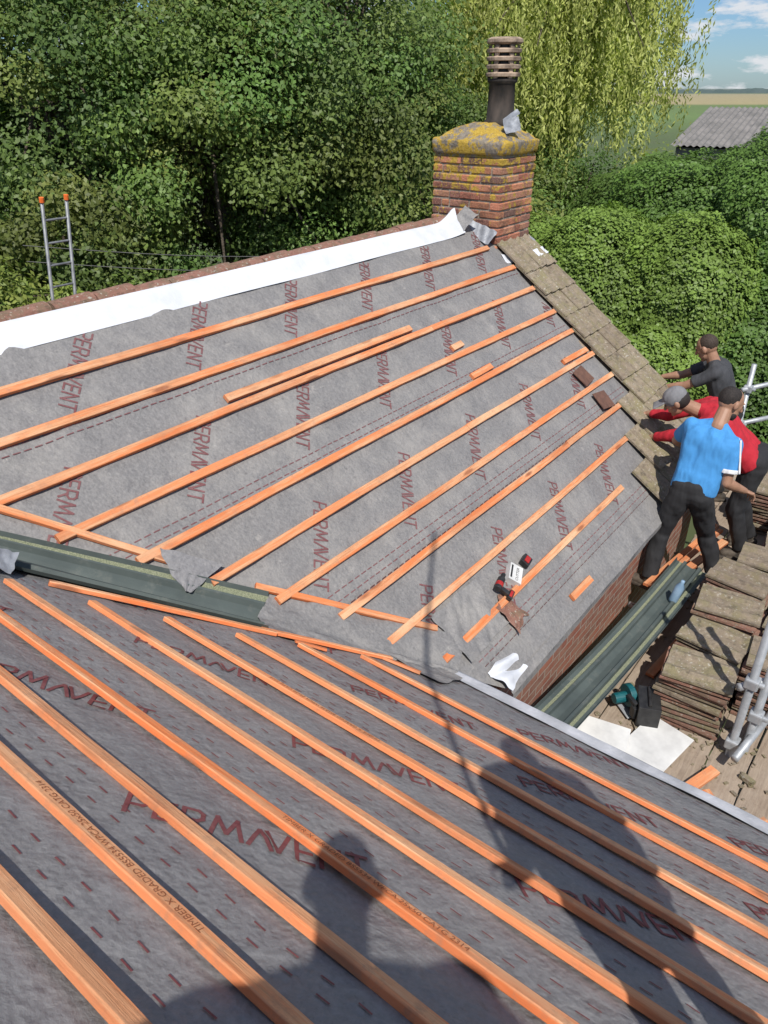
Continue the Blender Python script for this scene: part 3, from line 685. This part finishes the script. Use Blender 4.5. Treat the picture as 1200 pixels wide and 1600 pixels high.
def crown_pts(c,rad,nc,nl,rc,col,var=.28):
    d=unit(nc); rr=rng.uniform(.35,1.0,nc)**.5; cc=np.array(c)+d*np.array(rad)*rr[:,None]
    P=[];N=[];K=[]
    for i in range(nc):
        R=rc*rng.uniform(.55,1.35); q=unit(nl); p=cc[i]+q*np.array([R,R,R*.65])*rng.uniform(.3,1.12,nl)[:,None]
        nrm=q*.5+d[i]*.35+rng.normal(size=(nl,3))*.42+np.array([-.25,-.2,.45]); nrm/=np.linalg.norm(nrm,axis=1)[:,None]
        g=rng.uniform(1-var,1+var)*rng.uniform(.75,1.25,nl); k=np.array(col)*g[:,None]; k[:,0]*=rng.uniform(.8,1.2); P.append(p);N.append(nrm);K.append(k)
    return np.concatenate(P),np.concatenate(N),np.clip(np.concatenate(K),0,1),cc
def tree(kind,base,h,rad,nc,nl,rc,leaf,col,label,cat,asp=.5,mat=None,th=.16):
    e=empty(kind,V((base.x,base.y,GROUND)),label,cat)
    c=V((base.x,base.y,h)); P,N,K,cc=crown_pts(c,rad,nc,nl,rc,col)
    lines=[]; top=c+V((0,0,rad[2]*.5)); mid=V((base.x+.2,base.y-.1,(GROUND+h)/2))
    lines.append(([V((base.x,base.y,GROUND-.1)),mid,c,top],[th,th*.75,th*.5,th*.2]))
    for i in range(min(18,nc)):
        s=mid.lerp(top,random.uniform(.2,.9)); en=V(cc[i*nc//18 if nc>=18 else i]); m=s.lerp(en,.5)+V((0,0,.25))
        lines.append(([s,m,en],[th*.35,th*.2,.015]))
    vs,fs=tubes(lines,7); mesh_obj('trunk',vs,fs,M_bark,e,None,True)
    leaf_obj('crown',P,N,leaf,asp,mat or M_leaf,K,e); return e
LT='tall leafy green tree with dense crown behind the house'
D1=(.125,.175,.045);D2=(.15,.21,.05)
tree('tree',W(-6.6,12.5,0),-1.2,(2.6,2.3,3.6),105,900,.72,.074,D2,LT,'tree',.58)
tree('tree',W(-4.6,11.5,0),-1.0,(1.9,2.0,3.6),110,920,.66,.069,D1,'darker leafy tree with shaded gaps behind the ridge','tree',.58)
tree('tree',W(-2.6,12.2,0),-.9,(2.0,2.0,3.5),110,920,.66,.069,D2,LT,'tree',.58)
tree('tree',W(-1.0,13,0),-.7,(1.9,2.0,3.7),100,920,.66,.070,D1,'darker leafy tree close behind the brick chimney','tree',.58)
tree('tree',W(.2,13.6,0),-1.8,(1.5,1.7,2.6),80,850,.6,.070,D2,'leafy tree of middle height beside the brick chimney','tree',.55)
tree('tree',W(-5.2,16.5,0),.5,(3.2,2.5,3.8),85,560,.95,.12,D1,'tall dark tree rising behind the nearer trees','tree',.55,th=.2)
tree('tree',W(-1.2,17,0),.4,(3.0,2.5,3.8),85,560,.95,.12,D1,'tall dark tree rising behind the nearer trees','tree',.55,th=.2)
tree('tree',W(2.0,16.5,0),-3.1,(2.2,1.8,1.9),60,520,.7,.10,D2,'rounded leafy tree in front of the weeping willow','tree',.55,th=.15)
tree('tree',W(6.1,18.3,0),-2.75,(1.7,1.6,1.55),50,560,.6,.09,(.12,.18,.045),'small rounded tree between the willow and the barn','tree',.55,th=.12)
tree('shrub',W(-4.5,8.6,0),-3.1,(1.0,1.0,1.7),34,400,.4,.07,(.2,.27,.06),'bright green shrub beside the aluminium ladder','shrub',th=.06)
tree('shrub',W(-3.4,9.6,0),-3.4,(1.3,1.0,1.3),34,400,.4,.07,(.17,.24,.055),'bright green shrub below the tall trees','shrub',th=.06)
tree('shrub',W(-1.2,11,0),-3.4,(2.2,.9,1.3),40,400,.45,.07,(.10,.15,.04),'low dark shrub below the tall trees','shrub',th=.06)
tree('shrub',W(4.2,17.5,0),-2.9,(2.6,1.5,1.5),50,450,.6,.09,(.12,.18,.045),'dark green shrub below the weeping willow','shrub',th=.08)
# willow
wb=W(3.9,20.0,0); e=empty('willow_tree',V((wb.x,wb.y,GROUND)),'pale yellow green weeping willow with long hanging strands','tree')
lines=[([wb+V((0,0,GROUND)),wb+V((.2,0,-2)),wb+V((0,.2,1.5)),wb+V((.1,0,4))],[.4,.33,.22,.08])]
VV=[];K=[]
for i in range(130):
    d=unit(1)[0]; rr=random.uniform(.4,1.0); tip=np.array([wb.x,wb.y,.6])+np.array([d[0]*3.1*rr,d[1]*3.1*rr,abs(d[2])*4.2]); s=wb+V((0,0,random.uniform(-1,3)))
    m=s.lerp(V(tip),.5)+V((0,0,.8)); lines.append(([s,m,V(tip)],[.06,.03,.008])); gg=random.uniform(.75,1.2)
    for k in range(30):
        t=random.random()**.7; st=np.array(s.lerp(m,t) if t<.3 else m.lerp(V(tip),t))+rng.normal(size=3)*.36; L=random.uniform(.5,2.6); g=random.uniform(.8,1.2)*gg; ph=random.random()*6
        nn=int(L*36); zz=np.linspace(0,L,nn); sway=.12*np.sin(zz*1.5+ph)
        p=np.stack([st[0]+sway+rng.normal(size=nn)*.055,st[1]+sway*.6+rng.normal(size=nn)*.055,st[2]-zz],1)
        q=rng.normal(size=(nn,3))*.5+np.array([-.55,-.45,.35]); q/=np.linalg.norm(q,axis=1)[:,None]
        t_=np.tile(np.array([0,0,-1.0]),(nn,1))+rng.normal(size=(nn,3))*.55; t_/=np.linalg.norm(t_,axis=1)[:,None]; b=np.cross(q,t_); b/=np.linalg.norm(b,axis=1)[:,None]+1e-9
        ln=rng.uniform(.08,.16,nn)[:,None]; w=ln*.15; vv=np.empty((nn,4,3)); vv[:,0]=p-t_*ln*.5; vv[:,1]=p+b*w; vv[:,2]=p+t_*ln*.5; vv[:,3]=p-b*w
        VV.append(vv);K.append(np.array((.41,.44,.13))*(g*rng.uniform(.8,1.2,nn))[:,None])
vs,fs=tubes(lines,7); mesh_obj('trunk',vs,fs,M_bark,e,None,True)
quads_obj('crown',np.concatenate(VV),M_willow,np.concatenate(K),e)
def mound(blobs,col,label,leaf,dens,kind='large_bush'):
    b0=blobs[0][0]; e=empty(kind,V((b0[0],b0[1],GROUND)),label,'bush')
    P=[];N=[];K=[];lines=[]
    for c,rad in blobs:
        c=np.array(c);rad=np.array(rad); A=4*math.pi*((rad[0]*rad[1]+rad[0]*rad[2]+rad[1]*rad[2])/3); n=int(A*dens); d=unit(n)
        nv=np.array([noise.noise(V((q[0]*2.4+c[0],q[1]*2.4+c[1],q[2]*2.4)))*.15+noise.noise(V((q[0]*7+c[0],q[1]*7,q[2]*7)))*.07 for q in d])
        p=c+d*rad*(1+nv-rng.uniform(0,.08,n))[:,None]; keep=p[:,2]>GROUND
        nn=d*.95+rng.normal(size=(n,3))*.32+np.array([-.15,-.12,.3]); nn/=np.linalg.norm(nn,axis=1)[:,None]
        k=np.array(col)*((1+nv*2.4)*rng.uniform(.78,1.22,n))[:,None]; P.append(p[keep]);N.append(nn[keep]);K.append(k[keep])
        for i in range(5):
            q=V(c+unit(1)[0]*rad*.8); lines.append(([V((c[0],c[1],GROUND-.1)),V((c[0],c[1],c[2]-.3)),q],[.09,.06,.02]))
    vs,fs=tubes(lines,6); mesh_obj('trunk',vs,fs,M_bark,e,None,True)
    leaf_obj('crown',np.concatenate(P),np.concatenate(N),leaf,.65,M_ivy,np.clip(np.concatenate(K),0,1),e)
def B(r,f,z,a,b,c):
    w=W(r,f,z); return ((w.x,w.y,w.z),(a,b,c))
mound([B(6.6,12.4,-2.50,2.2,2.2,2.0),B(8.8,12.8,-2.0,2.4,2.2,2.1),B(5.2,13.2,-2.9,2.0,2.0,1.95),B(5.6,10.9,-4.1,1.5,1.4,1.9),B(7.2,10.6,-4.1,1.6,1.4,1.9),B(8.9,10.8,-3.8,1.8,1.4,2.1)],(.09,.16,.032),'broad dense hedge of dark green leaves beyond the gable',.058,1650)
mound([B(3.3,11.8,-3.1,1.35,1.35,1.55),B(4.5,11.2,-3.05,1.3,1.2,1.5),B(3.9,10.6,-4.2,1.4,1.2,1.4),B(2.6,12.6,-3.3,1.2,1.2,1.5)],(.155,.235,.045),'rounded bright green bush beside the chimney gable',.056,1700)
mound([B(12.8,14.5,-2.6,2.6,2.4,2.0),B(5.5,15.6,-2.9,2.4,2.0,1.75)],(.085,.145,.032),'tall dark green hedge reaching toward the barn',.07,900)

# ---------------- far setting
def ground_mat():
    m,nt,b=mk('grass_and_fields'); g=nt.nodes.new('ShaderNodeNewGeometry'); vm=nt.nodes.new('ShaderNodeVectorMath'); vm.operation='DOT_PRODUCT'; vm.inputs[1].default_value=(.794,.608,0); nt.links.new(g.outputs['Position'],vm.inputs[0])
    mr=nt.nodes.new('ShaderNodeMapRange'); mr.inputs[2].default_value=1500; nt.links.new(vm.outputs['Value'],mr.inputs[0])
    base=ramp(nt,mr.outputs[0],[(0,(.06,.085,.03)),(.07,(.07,.11,.03)),(.12,(.12,.20,.05)),(.2,(.11,.18,.045)),(.22,(.36,.30,.15)),(.5,(.33,.29,.17)),(.55,(.12,.16,.10)),(1,(.14,.18,.16))])  # last stops paint bluish distance haze into the far ground colour
    n=nse(nt,g.outputs['Position'],.6,6); base=mix(nt,ramp(nt,n,[(.3,0),(.8,.5)]),base,(.09,.08,.045)); nt.links.new(base,b.inputs['Base Color']); b.inputs['Roughness'].default_value=.95; return m
S=3000; o=mesh_obj('ground',[(-S,-S,GROUND),(S,-S,GROUND),(S,S,GROUND),(-S,S,GROUND)],[(0,1,2,3)],ground_mat()); o['kind']='structure';o['label']='grass ground and flat open fields';o['category']='ground'
barn=empty('barn',W(20,27,GROUND),'long low barn with grey corrugated sheet roof','barn')
M_corr=simple('grey_corrugated_sheet',(.14,.135,.125),(.23,.215,.20),2,.9,.2,.01); M_bwall=simple('grey_barn_cladding',(.10,.095,.09),(.16,.15,.14),3,.8,.2)
o0=W(10.4,30,0);u1=(RIGHT*.86-FWD*.5).normalized();u2=(RIGHT*.5+FWD*.86).normalized()
vs=[];nn=520
for i in range(nn+1):
    p=o0+u1*(i*.0375); hz=.028*math.sin(i*1.05)
    vs+= [V((p.x,p.y,-1.85+hz)),V((p.x+u2.x*7,p.y+u2.y*7,-.75+hz)),V((p.x+u2.x*14,p.y+u2.y*14,-1.85+hz))]
fs=[]
for i in range(nn):
    a=i*3;fs+=[(a,a+3,a+4,a+1),(a+1,a+4,a+5,a+2)]
mesh_obj('barn_roof',vs,fs,M_corr,barn)
pw=[o0+u1*.2+u2*.2,o0+u1*19.2+u2*.2,o0+u1*19.2+u2*13.8,o0+u1*.2+u2*13.8]
vs=[V((p.x,p.y,GROUND)) for p in pw]+[V((p.x,p.y,-1.92)) for p in pw]; g1=(pw[0]+pw[3])/2;g2=(pw[1]+pw[2])/2; vs+=[V((g1.x,g1.y,-.84)),V((g2.x,g2.y,-.84))]
mesh_obj('barn_wall',vs,[(0,1,5,4),(2,3,7,6),(3,0,4,8,7),(1,2,6,9,5)],M_bwall,barn)
vs=[];fs=[];n=500
for i in range(n+1):
    r=-500+2000*i/n; p=W(r,900,GROUND); h=3+4*max(0,noise.noise(V((i*.11,0,0))))+2*noise.noise(V((i*.7,2,0)))
    vs+=[p,p+V((0,0,h))]
fs=[(2*i,2*i+2,2*i+3,2*i+1) for i in range(n)]
o=mesh_obj('distant_woodland',vs,fs,simple('hazy_woodland',(.09,.13,.13),(.12,.16,.16),.05,1,0));o['kind']='stuff';tag(o,'hazy line of far trees along the horizon','woodland')

# ---------------- people
def cap_geo(p0,p1,r0,r1,flat0=False,flat1=False,seg=14):
    p0=V(p0);p1=V(p1);d=(p1-p0); L=d.length; d=d/L if L>1e-6 else V((0,0,1)); a=d.cross(V((0,0,1)) if abs(d.z)<.9 else V((1,0,0))).normalized(); b=d.cross(a)
    rings=[]
    if flat0: rings+=[(0,.001),(0,r0)]
    else: rings+=[(-r0*math.cos(t),max(.0005,r0*math.sin(t))) for t in (0,.4,.8,1.2,1.57)]
    if flat1: rings+=[(L,r1),(L,.001)]
    else: rings+=[(L+r1*math.cos(t),max(.0005,r1*math.sin(t))) for t in (1.57,1.2,.8,.4,0)]
    vs=[];fs=[]
    for x,r in rings:
        for k in range(seg):
            t=2*math.pi*k/seg; vs.append(p0+d*x+(a*math.cos(t)+b*math.sin(t))*r)
    for i in range(len(rings)-1):
        for k in range(seg):
            k2=(k+1)%seg; fs.append((i*seg+k,i*seg+k2,(i+1)*seg+k2,(i+1)*seg+k))
    fs.append(tuple(reversed(range(seg)))); fs.append(tuple((len(rings)-1)*seg+k for k in range(seg)))
    return vs,fs
def ell_geo(c,ax,ay,az,seg=16):
    c=V(c);vs=[];fs=[];nr=10
    for i in range(nr+1):
        ph=math.pi*(i/nr)*.998+.001
        for k in range(seg):
            t=2*math.pi*k/seg; vs.append(c+V(ax)*math.sin(ph)*math.cos(t)+V(ay)*math.sin(ph)*math.sin(t)+V(az)*math.cos(ph))
    for i in range(nr):
        for k in range(seg):
            k2=(k+1)%seg; fs.append((i*seg+k,(i+1)*seg+k,(i+1)*seg+k2,i*seg+k2))
    fs.append(tuple(range(seg)));fs.append(tuple(nr*seg+k for k in reversed(range(seg))))
    return vs,fs
def remesh(name,prims,vox,mat,smooth=3,disp=0,dsc=.16):
    v,f,i=merge([(p[0],p[1],0) for p in prims]); ob=mesh_obj('tmp',v,f,mat)
    m=ob.modifiers.new('r','REMESH');m.mode='VOXEL';m.voxel_size=vox
    if smooth: s=ob.modifiers.new('s','SMOOTH');s.iterations=smooth;s.factor=.5
    if disp:
        tx_=bpy.data.textures.new('folds','CLOUDS');tx_.noise_scale=dsc;tx_.noise_depth=1; dm=ob.modifiers.new('d','DISPLACE');dm.texture=tx_;dm.strength=disp;dm.mid_level=.5
        s=ob.modifiers.new('s2','SMOOTH');s.iterations=5;s.factor=.5
    bpy.context.view_layer.update()
    dg=bpy.context.evaluated_depsgraph_get(); me=bpy.data.meshes.new_from_object(ob.evaluated_get(dg)); bpy.data.objects.remove(ob)
    me.name=name; me.materials.clear(); me.materials.append(mat); me.polygons.foreach_set('use_smooth',[True]*len(me.polygons))
    o=bpy.data.objects.new(name,me); COL.objects.link(o); return o
def cloth(name,c):
    m,nt,b=mk(name); v=coord(nt,(1,1,.6)); n=nse(nt,v,9,3); dd=coord(nt,(1.6,1.6,.6)); f=nse(nt,dd,7,2,.4)
    nt.links.new(ramp(nt,n,[(.3,tuple(x*.85 for x in c)),(.7,c)]),b.inputs['Base Color']); b.inputs['Roughness'].default_value=.85; bump(nt,b,f,.85,.045); return m
M_skin=simple('skin',(.30,.16,.10),(.36,.20,.13),14,.55,.1,.002); M_hair=simple('dark_hair',(.012,.009,.008),(.03,.022,.018),90,.7,.8,.004)
M_boot=simple('dusty_boot_leather',(.03,.025,.02),(.10,.08,.06),20,.8,.4)
def hand(wr,d,pn,curl,side=1):
    wr=V(wr);d=V(d).normalized();pn=V(pn);pn=(pn-d*pn.dot(d)).normalized();s=d.cross(pn)*side; out=[ell_geo(wr+d*.05,d*.055,s*.042,pn*.017)]
    for i,L in enumerate((.066,.075,.07,.054)):
        k=(i-1.5); b=wr+d*.085+s*k*.0225; c=curl+.05*i; d1=(d+s*k*.06)*math.cos(c)+pn*math.sin(c); d2=d*math.cos(c*2.1)+pn*math.sin(c*2.1); m=b+d1*L*.55; out.append(cap_geo(b-d1*.02,m,.0085,.008)); out.append(cap_geo(m,m+d2*L*.5,.008,.0065))
    b=wr+d*.03-s*.034; m=b+(d*.6-s*.7+pn*.25).normalized()*.04; out.append(cap_geo(b,m,.012,.0105)); out.append(cap_geo(m,m+(d*.9-s*.2+pn*.3).normalized()*.035,.0105,.008)); return out
def person(base,label,J,face,shirt,short,trousers,vox=.0055,capm=None,beard=False,hcurl=(.5,.5),palm=((0,0,-1),(0,0,-1)),stripes=None,tr=0.0,hair=M_hair):
    J={k:V(v) for k,v in J.items()}; P=[]
    Mx=Matrix((RIGHT,FWD,V((0,0,1)))).transposed().to_4x4(); Mx.translation=base
    H=J['head']; F=V(face).normalized(); up=(H-J['neck']).normalized(); up=(up*.5+V((0,0,1))*.8); up=(up-F*up.dot(F)).normalized(); S=F.cross(up)
    P.append(ell_geo(H+up*.02-F*.01,S*.076,F*.096,up*.098)); P.append(ell_geo(H+F*.032-up*.055,S*.055,F*.06,up*.062)); P.append(ell_geo(H+F*.05-up*.01,S*.058,F*.045,up*.06))
    P.append(cap_geo(H+F*.092+up*.012,H+F*.112-up*.026,.008,.014)); P.append(ell_geo(H+F*.088-up*.055,S*.026,F*.012,up*.011)); P.append(ell_geo(H+F*.08+up*.03,S*.05,F*.014,up*.010)); P.append(ell_geo(H+F*.07-up*.1,S*.022,F*.022,up*.018))
    for s in(-1,1): P.append(ell_geo(H+S*.08*s-F*.005-up*.005,S*.014,F*.02,up*.032))
    P.append(cap_geo(J['neck']-up*.03,H-up*.03-F*.02,.062,.052))
    def torso(e,lo=1.0,flat=False):
        e=e+tr; o=[]; c=(J['shR']+J['shL'])/2
        for s,sh,hp in((-1,'shL','hipL'),(1,'shR','hipR')):
            a=J[sh].lerp(c,.42)-(c-J['pelvis']).normalized()*.05; b=a.lerp(J[hp],lo); mid=a.lerp(b,.5)
            o.append(cap_geo(a,mid,.115+e,.098+e)); o.append(cap_geo(mid,b,.098+e,.104+e,False,flat))
        o.append(cap_geo(J['shL'],J['shR'],.062+e,.062+e)); o.append(cap_geo(c-(c-J['pelvis']).normalized()*.04,c.lerp(J['pelvis'],.8*lo),.12+e,.105+e)); o.append(cap_geo(J['shL'],J['neck'],.05+e,.05+e)); o.append(cap_geo(J['shR'],J['neck'],.05+e,.05+e)); return o
    P+=torso(0)
    for s in 'LR':
        P.append(cap_geo(J['sh'+s],J['el'+s],.052,.04)); d=(J['wr'+s]-J['el'+s]).normalized(); fm=J['el'+s].lerp(J['wr'+s],.3); P.append(cap_geo(J['el'+s],fm,.039,.042)); P.append(cap_geo(fm,J['wr'+s],.042,.026))
        i=0 if s=='L' else 1; P+=hand(J['wr'+s],d,palm[i],hcurl[i],1 if s=='L' else -1)
        P.append(cap_geo(J['hip'+s],J['kn'+s],.086,.056)); P.append(cap_geo(J['kn'+s],J['an'+s],.056,.036)); P.append(cap_geo(J['an'+s],J['an'+s]-V((0,0,.04)),.036,.036))
    body=remesh('person',P,vox,M_skin,2); body.matrix_world=Mx; tag(body,label,'person')
    kids=[]
    Q=torso(.016,.93,True)
    for s in 'LR':
        if short: e=J['sh'+s].lerp(J['el'+s],.72); Q.append(cap_geo(J['sh'+s],e,.066,.066,False,True))
        else: Q.append(cap_geo(J['sh'+s],J['el'+s],.066,.056)); Q.append(cap_geo(J['el'+s],J['el'+s].lerp(J['wr'+s],.84),.056,.043,False,True))
    kids.append(remesh('shirt',Q,max(vox,.008),shirt,10,.018,.14))
    Q=[cap_geo(J['hipL']+V((0,0,.06)),J['hipR']+V((0,0,.06)),.112+tr,.112+tr),cap_geo(J['hipL'],J['hipR'],.114+tr,.114+tr)]
    for s in 'LR': Q.append(cap_geo(J['hip'+s],J['kn'+s],.102,.076)); Q.append(cap_geo(J['kn'+s],J['an'+s],.076,.064,False,True))
    kids.append(remesh('trousers',Q,max(vox,.008),trousers,6,.024,.12))
    for s in 'LR':
        t=V(J.get('toe'+s,F)); t.z=0; t.normalize(); a=J['an'+s]; z0=V((a.x,a.y,.045)); Q=[cap_geo(z0-t*.05,z0+t*.13,.042,.04),cap_geo(a,z0,.046,.044)]; Q.append(boxes([(z0+t*.045-V((0,0,.033)),t*.14,t.cross(V((0,0,1)))*.045,(0,0,.012))])); kids.append(remesh('shoe',Q,.008,M_boot,2))
    if capm is None:
        hh=[ell_geo(H+up*.036-F*.028,S*.080,F*.090,up*.087)]
        if beard: hh.append(ell_geo(H+F*.034-up*.078,S*.058,F*.058,up*.045))
        kids.append(remesh('hair',hh,.007,hair,1,.006,.05))
    else:
        hh=[ell_geo(H+up*.04-F*.005,S*.086,F*.104,up*.088),boxes([(H+F*.135+up*.045,S*.065,F*.05,up*.006)])]; kids.append(remesh('cap',hh,.007,capm,2))
        kids.append(remesh('hair',[ell_geo(H+up*.0-F*.03,S*.08,F*.082,up*.085)],.008,hair,1))
    for s in(-1,1):
        a,b=ell_geo(H+F*.086+S*.03*s+up*.01,S*.012,F*.008,up*.006,8); kids.append(mesh_obj('eye',a,b,M_black,None,None,True))
    if stripes:
        kids.append(remesh('sleeve_trim',[cap_geo(J['shR'].lerp(J['elR'],.62),J['shR'].lerp(J['elR'],.735),.0725,.0725,True,True)],.006,stripes,1))
        ax=(J['shR']-J['shL']).normalized(); up2=V((0,0,1)); bk=V((0,-1,0)); L3=[]
        for k in range(3):
            o=bk*(.03-.026*k)+up2*.05; L3.append(cap_geo(J['shR']+ax*.02+o*1.15,J['shR'].lerp(J['elR'],.6)+ax*.064+bk*(.03-.026*k),.0085,.0085))
        kids.append(remesh('shoulder_stripes',L3,.005,stripes,1))
    for kd in kids: kd.parent=body; kd.matrix_parent_inverse=Matrix.Identity(4)
    return body
M_brown=simple('brown_hair',(.03,.02,.013),(.06,.04,.028),90,.7,.8,.004)
C_blue=cloth('blue_cotton',(.06,.28,.62)); C_red=cloth('red_cotton',(.45,.014,.028)); C_dark=cloth('charcoal_cotton',(.05,.052,.058)); C_black=cloth('black_workwear',(.02,.02,.022)); C_cap=cloth('grey_cap_cloth',(.2,.2,.21)); C_white=cloth('white_cotton',(.75,.75,.76))
person(W(2.52,5.10,DECK),'man in blue shirt and black work trousers leaning beside the eave',
 dict(pelvis=(-.11,0,.90),hipL=(-.17,.03,.88),hipR=(-.05,-.04,.88),neck=(.03,.10,1.44),head=(.11,.17,1.57),shL=(-.14,.19,1.38),shR=(.12,-.02,1.31),
 elL=(-.14,.40,1.16),wrL=(0,.56,1.05),elR=(.09,-.10,1.03),wrR=(.29,-.02,.92),knL=(-.24,.10,.48),anL=(-.31,-.02,.10),knR=(.12,.08,.48),anR=(.24,-.02,.10),toeL=(-.6,.6,0),toeR=(.4,.6,0)),
 (.95,.1,-.4),C_blue,True,C_black,beard=True,stripes=C_white,tr=-.02)
person(W(3.20,5.66,DECK),'man in red top and grey cap bending over verge tiles',
 dict(pelvis=(-.06,0,.90),hipL=(-.10,-.10,.87),hipR=(.02,.08,.87),neck=(-.55,.12,1.31),head=(-.76,.15,1.38),shL=(-.50,-.06,1.29),shR=(-.43,.26,1.31),
 elL=(-.72,.10,1.09),wrL=(-.86,.28,.99),elR=(-.70,.42,1.14),wrR=(-.82,.56,1.10),knL=(-.16,-.10,.47),anL=(-.04,-.14,.10),knR=(-.03,.08,.47),anR=(.12,.08,.10),toeL=(-1,.2,0),toeR=(-1,.2,0)),
 (-.8,.35,-.65),C_red,False,C_black,capm=C_cap,tr=-.008)
person(W(3.36,6.72,DECK),'man in charcoal top with short hair leaning over the verge',
 dict(pelvis=(.02,0,.89),hipL=(-.04,-.09,.86),hipR=(.07,.09,.86),neck=(-.24,.05,1.39),head=(-.32,.09,1.52),shL=(-.27,-.10,1.33),shR=(-.13,.22,1.33),
 elL=(-.48,.02,1.17),wrL=(-.64,.18,1.09),elR=(-.38,.36,1.16),wrR=(-.54,.44,1.11),knL=(-.06,-.10,.46),anL=(.02,-.12,.10),knR=(.05,.10,.46),anR=(.14,.1,.10),toeL=(-1,.2,0),toeR=(-1,.2,0)),
 (-.7,.65,-.55),C_dark,True,C_black,hair=M_brown,tr=-.008)
person(W(-.05,-.98,-1.47),'person leaning over the roof ridge taking a photograph',
 dict(pelvis=(.03,.26,1.0),hipL=(-.13,.26,.97),hipR=(.19,.26,.97),neck=(.065,.64,1.48),head=(.075,.79,1.585),shL=(-.17,.61,1.46),shR=(.30,.61,1.45),
 elL=(-.34,.62,1.24),wrL=(-.10,.74,1.30),elR=(.48,.62,1.22),wrR=(.24,.74,1.30),knL=(-.12,.25,.5),anL=(-.12,0,.10),knR=(.12,.25,.5),anR=(.12,0,.10),toeL=(0,1,0),toeR=(0,1,0)),
 (0,1,-.3),C_dark,True,C_black,vox=.011,tr=.012)
person(W(.73,.33,-1.53),'person standing on the roof holding a long pole',
 dict(pelvis=(.0,0,.92),hipL=(-.09,0,.9),hipR=(.09,0,.9),neck=(-.01,.0,1.46),head=(0,.01,1.60),shL=(-.18,0,1.39),shR=(.18,0,1.39),
 elL=(-.23,-.16,1.22),wrL=(-.25,-.28,1.36),elR=(.24,-.03,1.12),wrR=(.20,.02,.9),knL=(-.09,.03,.48),anL=(-.10,-.02,.10),knR=(.09,.03,.48),anR=(.10,-.02,.10),toeL=(0,1,0),toeR=(0,1,0)),
 (0,1,-.2),C_dark,True,C_black,vox=.011,tr=.005)
vs,fs=tubes([([V((.245,-.41,-.1)),V((.28,-.36,.3)),V((.38,-.31,.9)),V((.51,-.275,1.51)),V((.74,-.25,2.4))],.014)],8); o=mesh_obj('long_pole',vs,fs,M_galv,None,None,True); tag(o,'long thin pole held upright by the person on the roof','pole')

# ---------------- camera, light, sky
cam=bpy.data.cameras.new('camera'); co=bpy.data.objects.new('camera',cam); COL.objects.link(co)
pt=math.radians(29.9); f3=FWD*math.cos(pt)+V((0,0,-math.sin(pt))); u3=FWD*math.sin(pt)+V((0,0,math.cos(pt)))
co.matrix_world=Matrix((RIGHT,u3,-f3)).transposed().to_4x4()
cam.sensor_fit='VERTICAL'; cam.sensor_height=36; cam.sensor_width=27; cam.lens=26; cam.clip_start=.05; cam.clip_end=6000; scn.camera=co
S_=V((.434,.402,-.806)).normalized()
sl_=bpy.data.lights.new('sun','SUN'); sl_.energy=5.0; sl_.angle=math.radians(.53); sl_.color=(1,.955,.89); so=bpy.data.objects.new('sun',sl_); COL.objects.link(so); so.rotation_euler=S_.to_track_quat('-Z','Y').to_euler(); so.location=(-5,-5,12)
w=bpy.data.worlds.new('World'); scn.world=w; w.use_nodes=True; nt=w.node_tree; bg=nt.nodes['Background']
sky=nt.nodes.new('ShaderNodeTexSky'); sky.sky_type='NISHITA'; sky.sun_disc=False; sky.sun_elevation=math.asin(.806); sky.sun_rotation=math.atan2(-.434,-.402); sky.air_density=1.0; sky.dust_density=.3; sky.ozone_density=3
tc=nt.nodes.new('ShaderNodeTexCoord'); mp=nt.nodes.new('ShaderNodeMapping'); mp.inputs['Scale'].default_value=(1,1,3.6); nt.links.new(tc.outputs['Generated'],mp.inputs[0])
cl=nse(nt,mp.outputs[0],9,7,.62); blue=mix(nt,1.0,sky.outputs[0],(.60,.81,1.10),'MULTIPLY'); base=mix(nt,ramp(nt,cl,[(.49,0),(.58,.9)]),blue,(8.6,8.8,9.2)); nt.links.new(base,bg.inputs[0]); bg.inputs[1].default_value=.09
scn.view_settings.view_transform='Standard'; scn.view_settings.look='None'; scn.view_settings.exposure=0
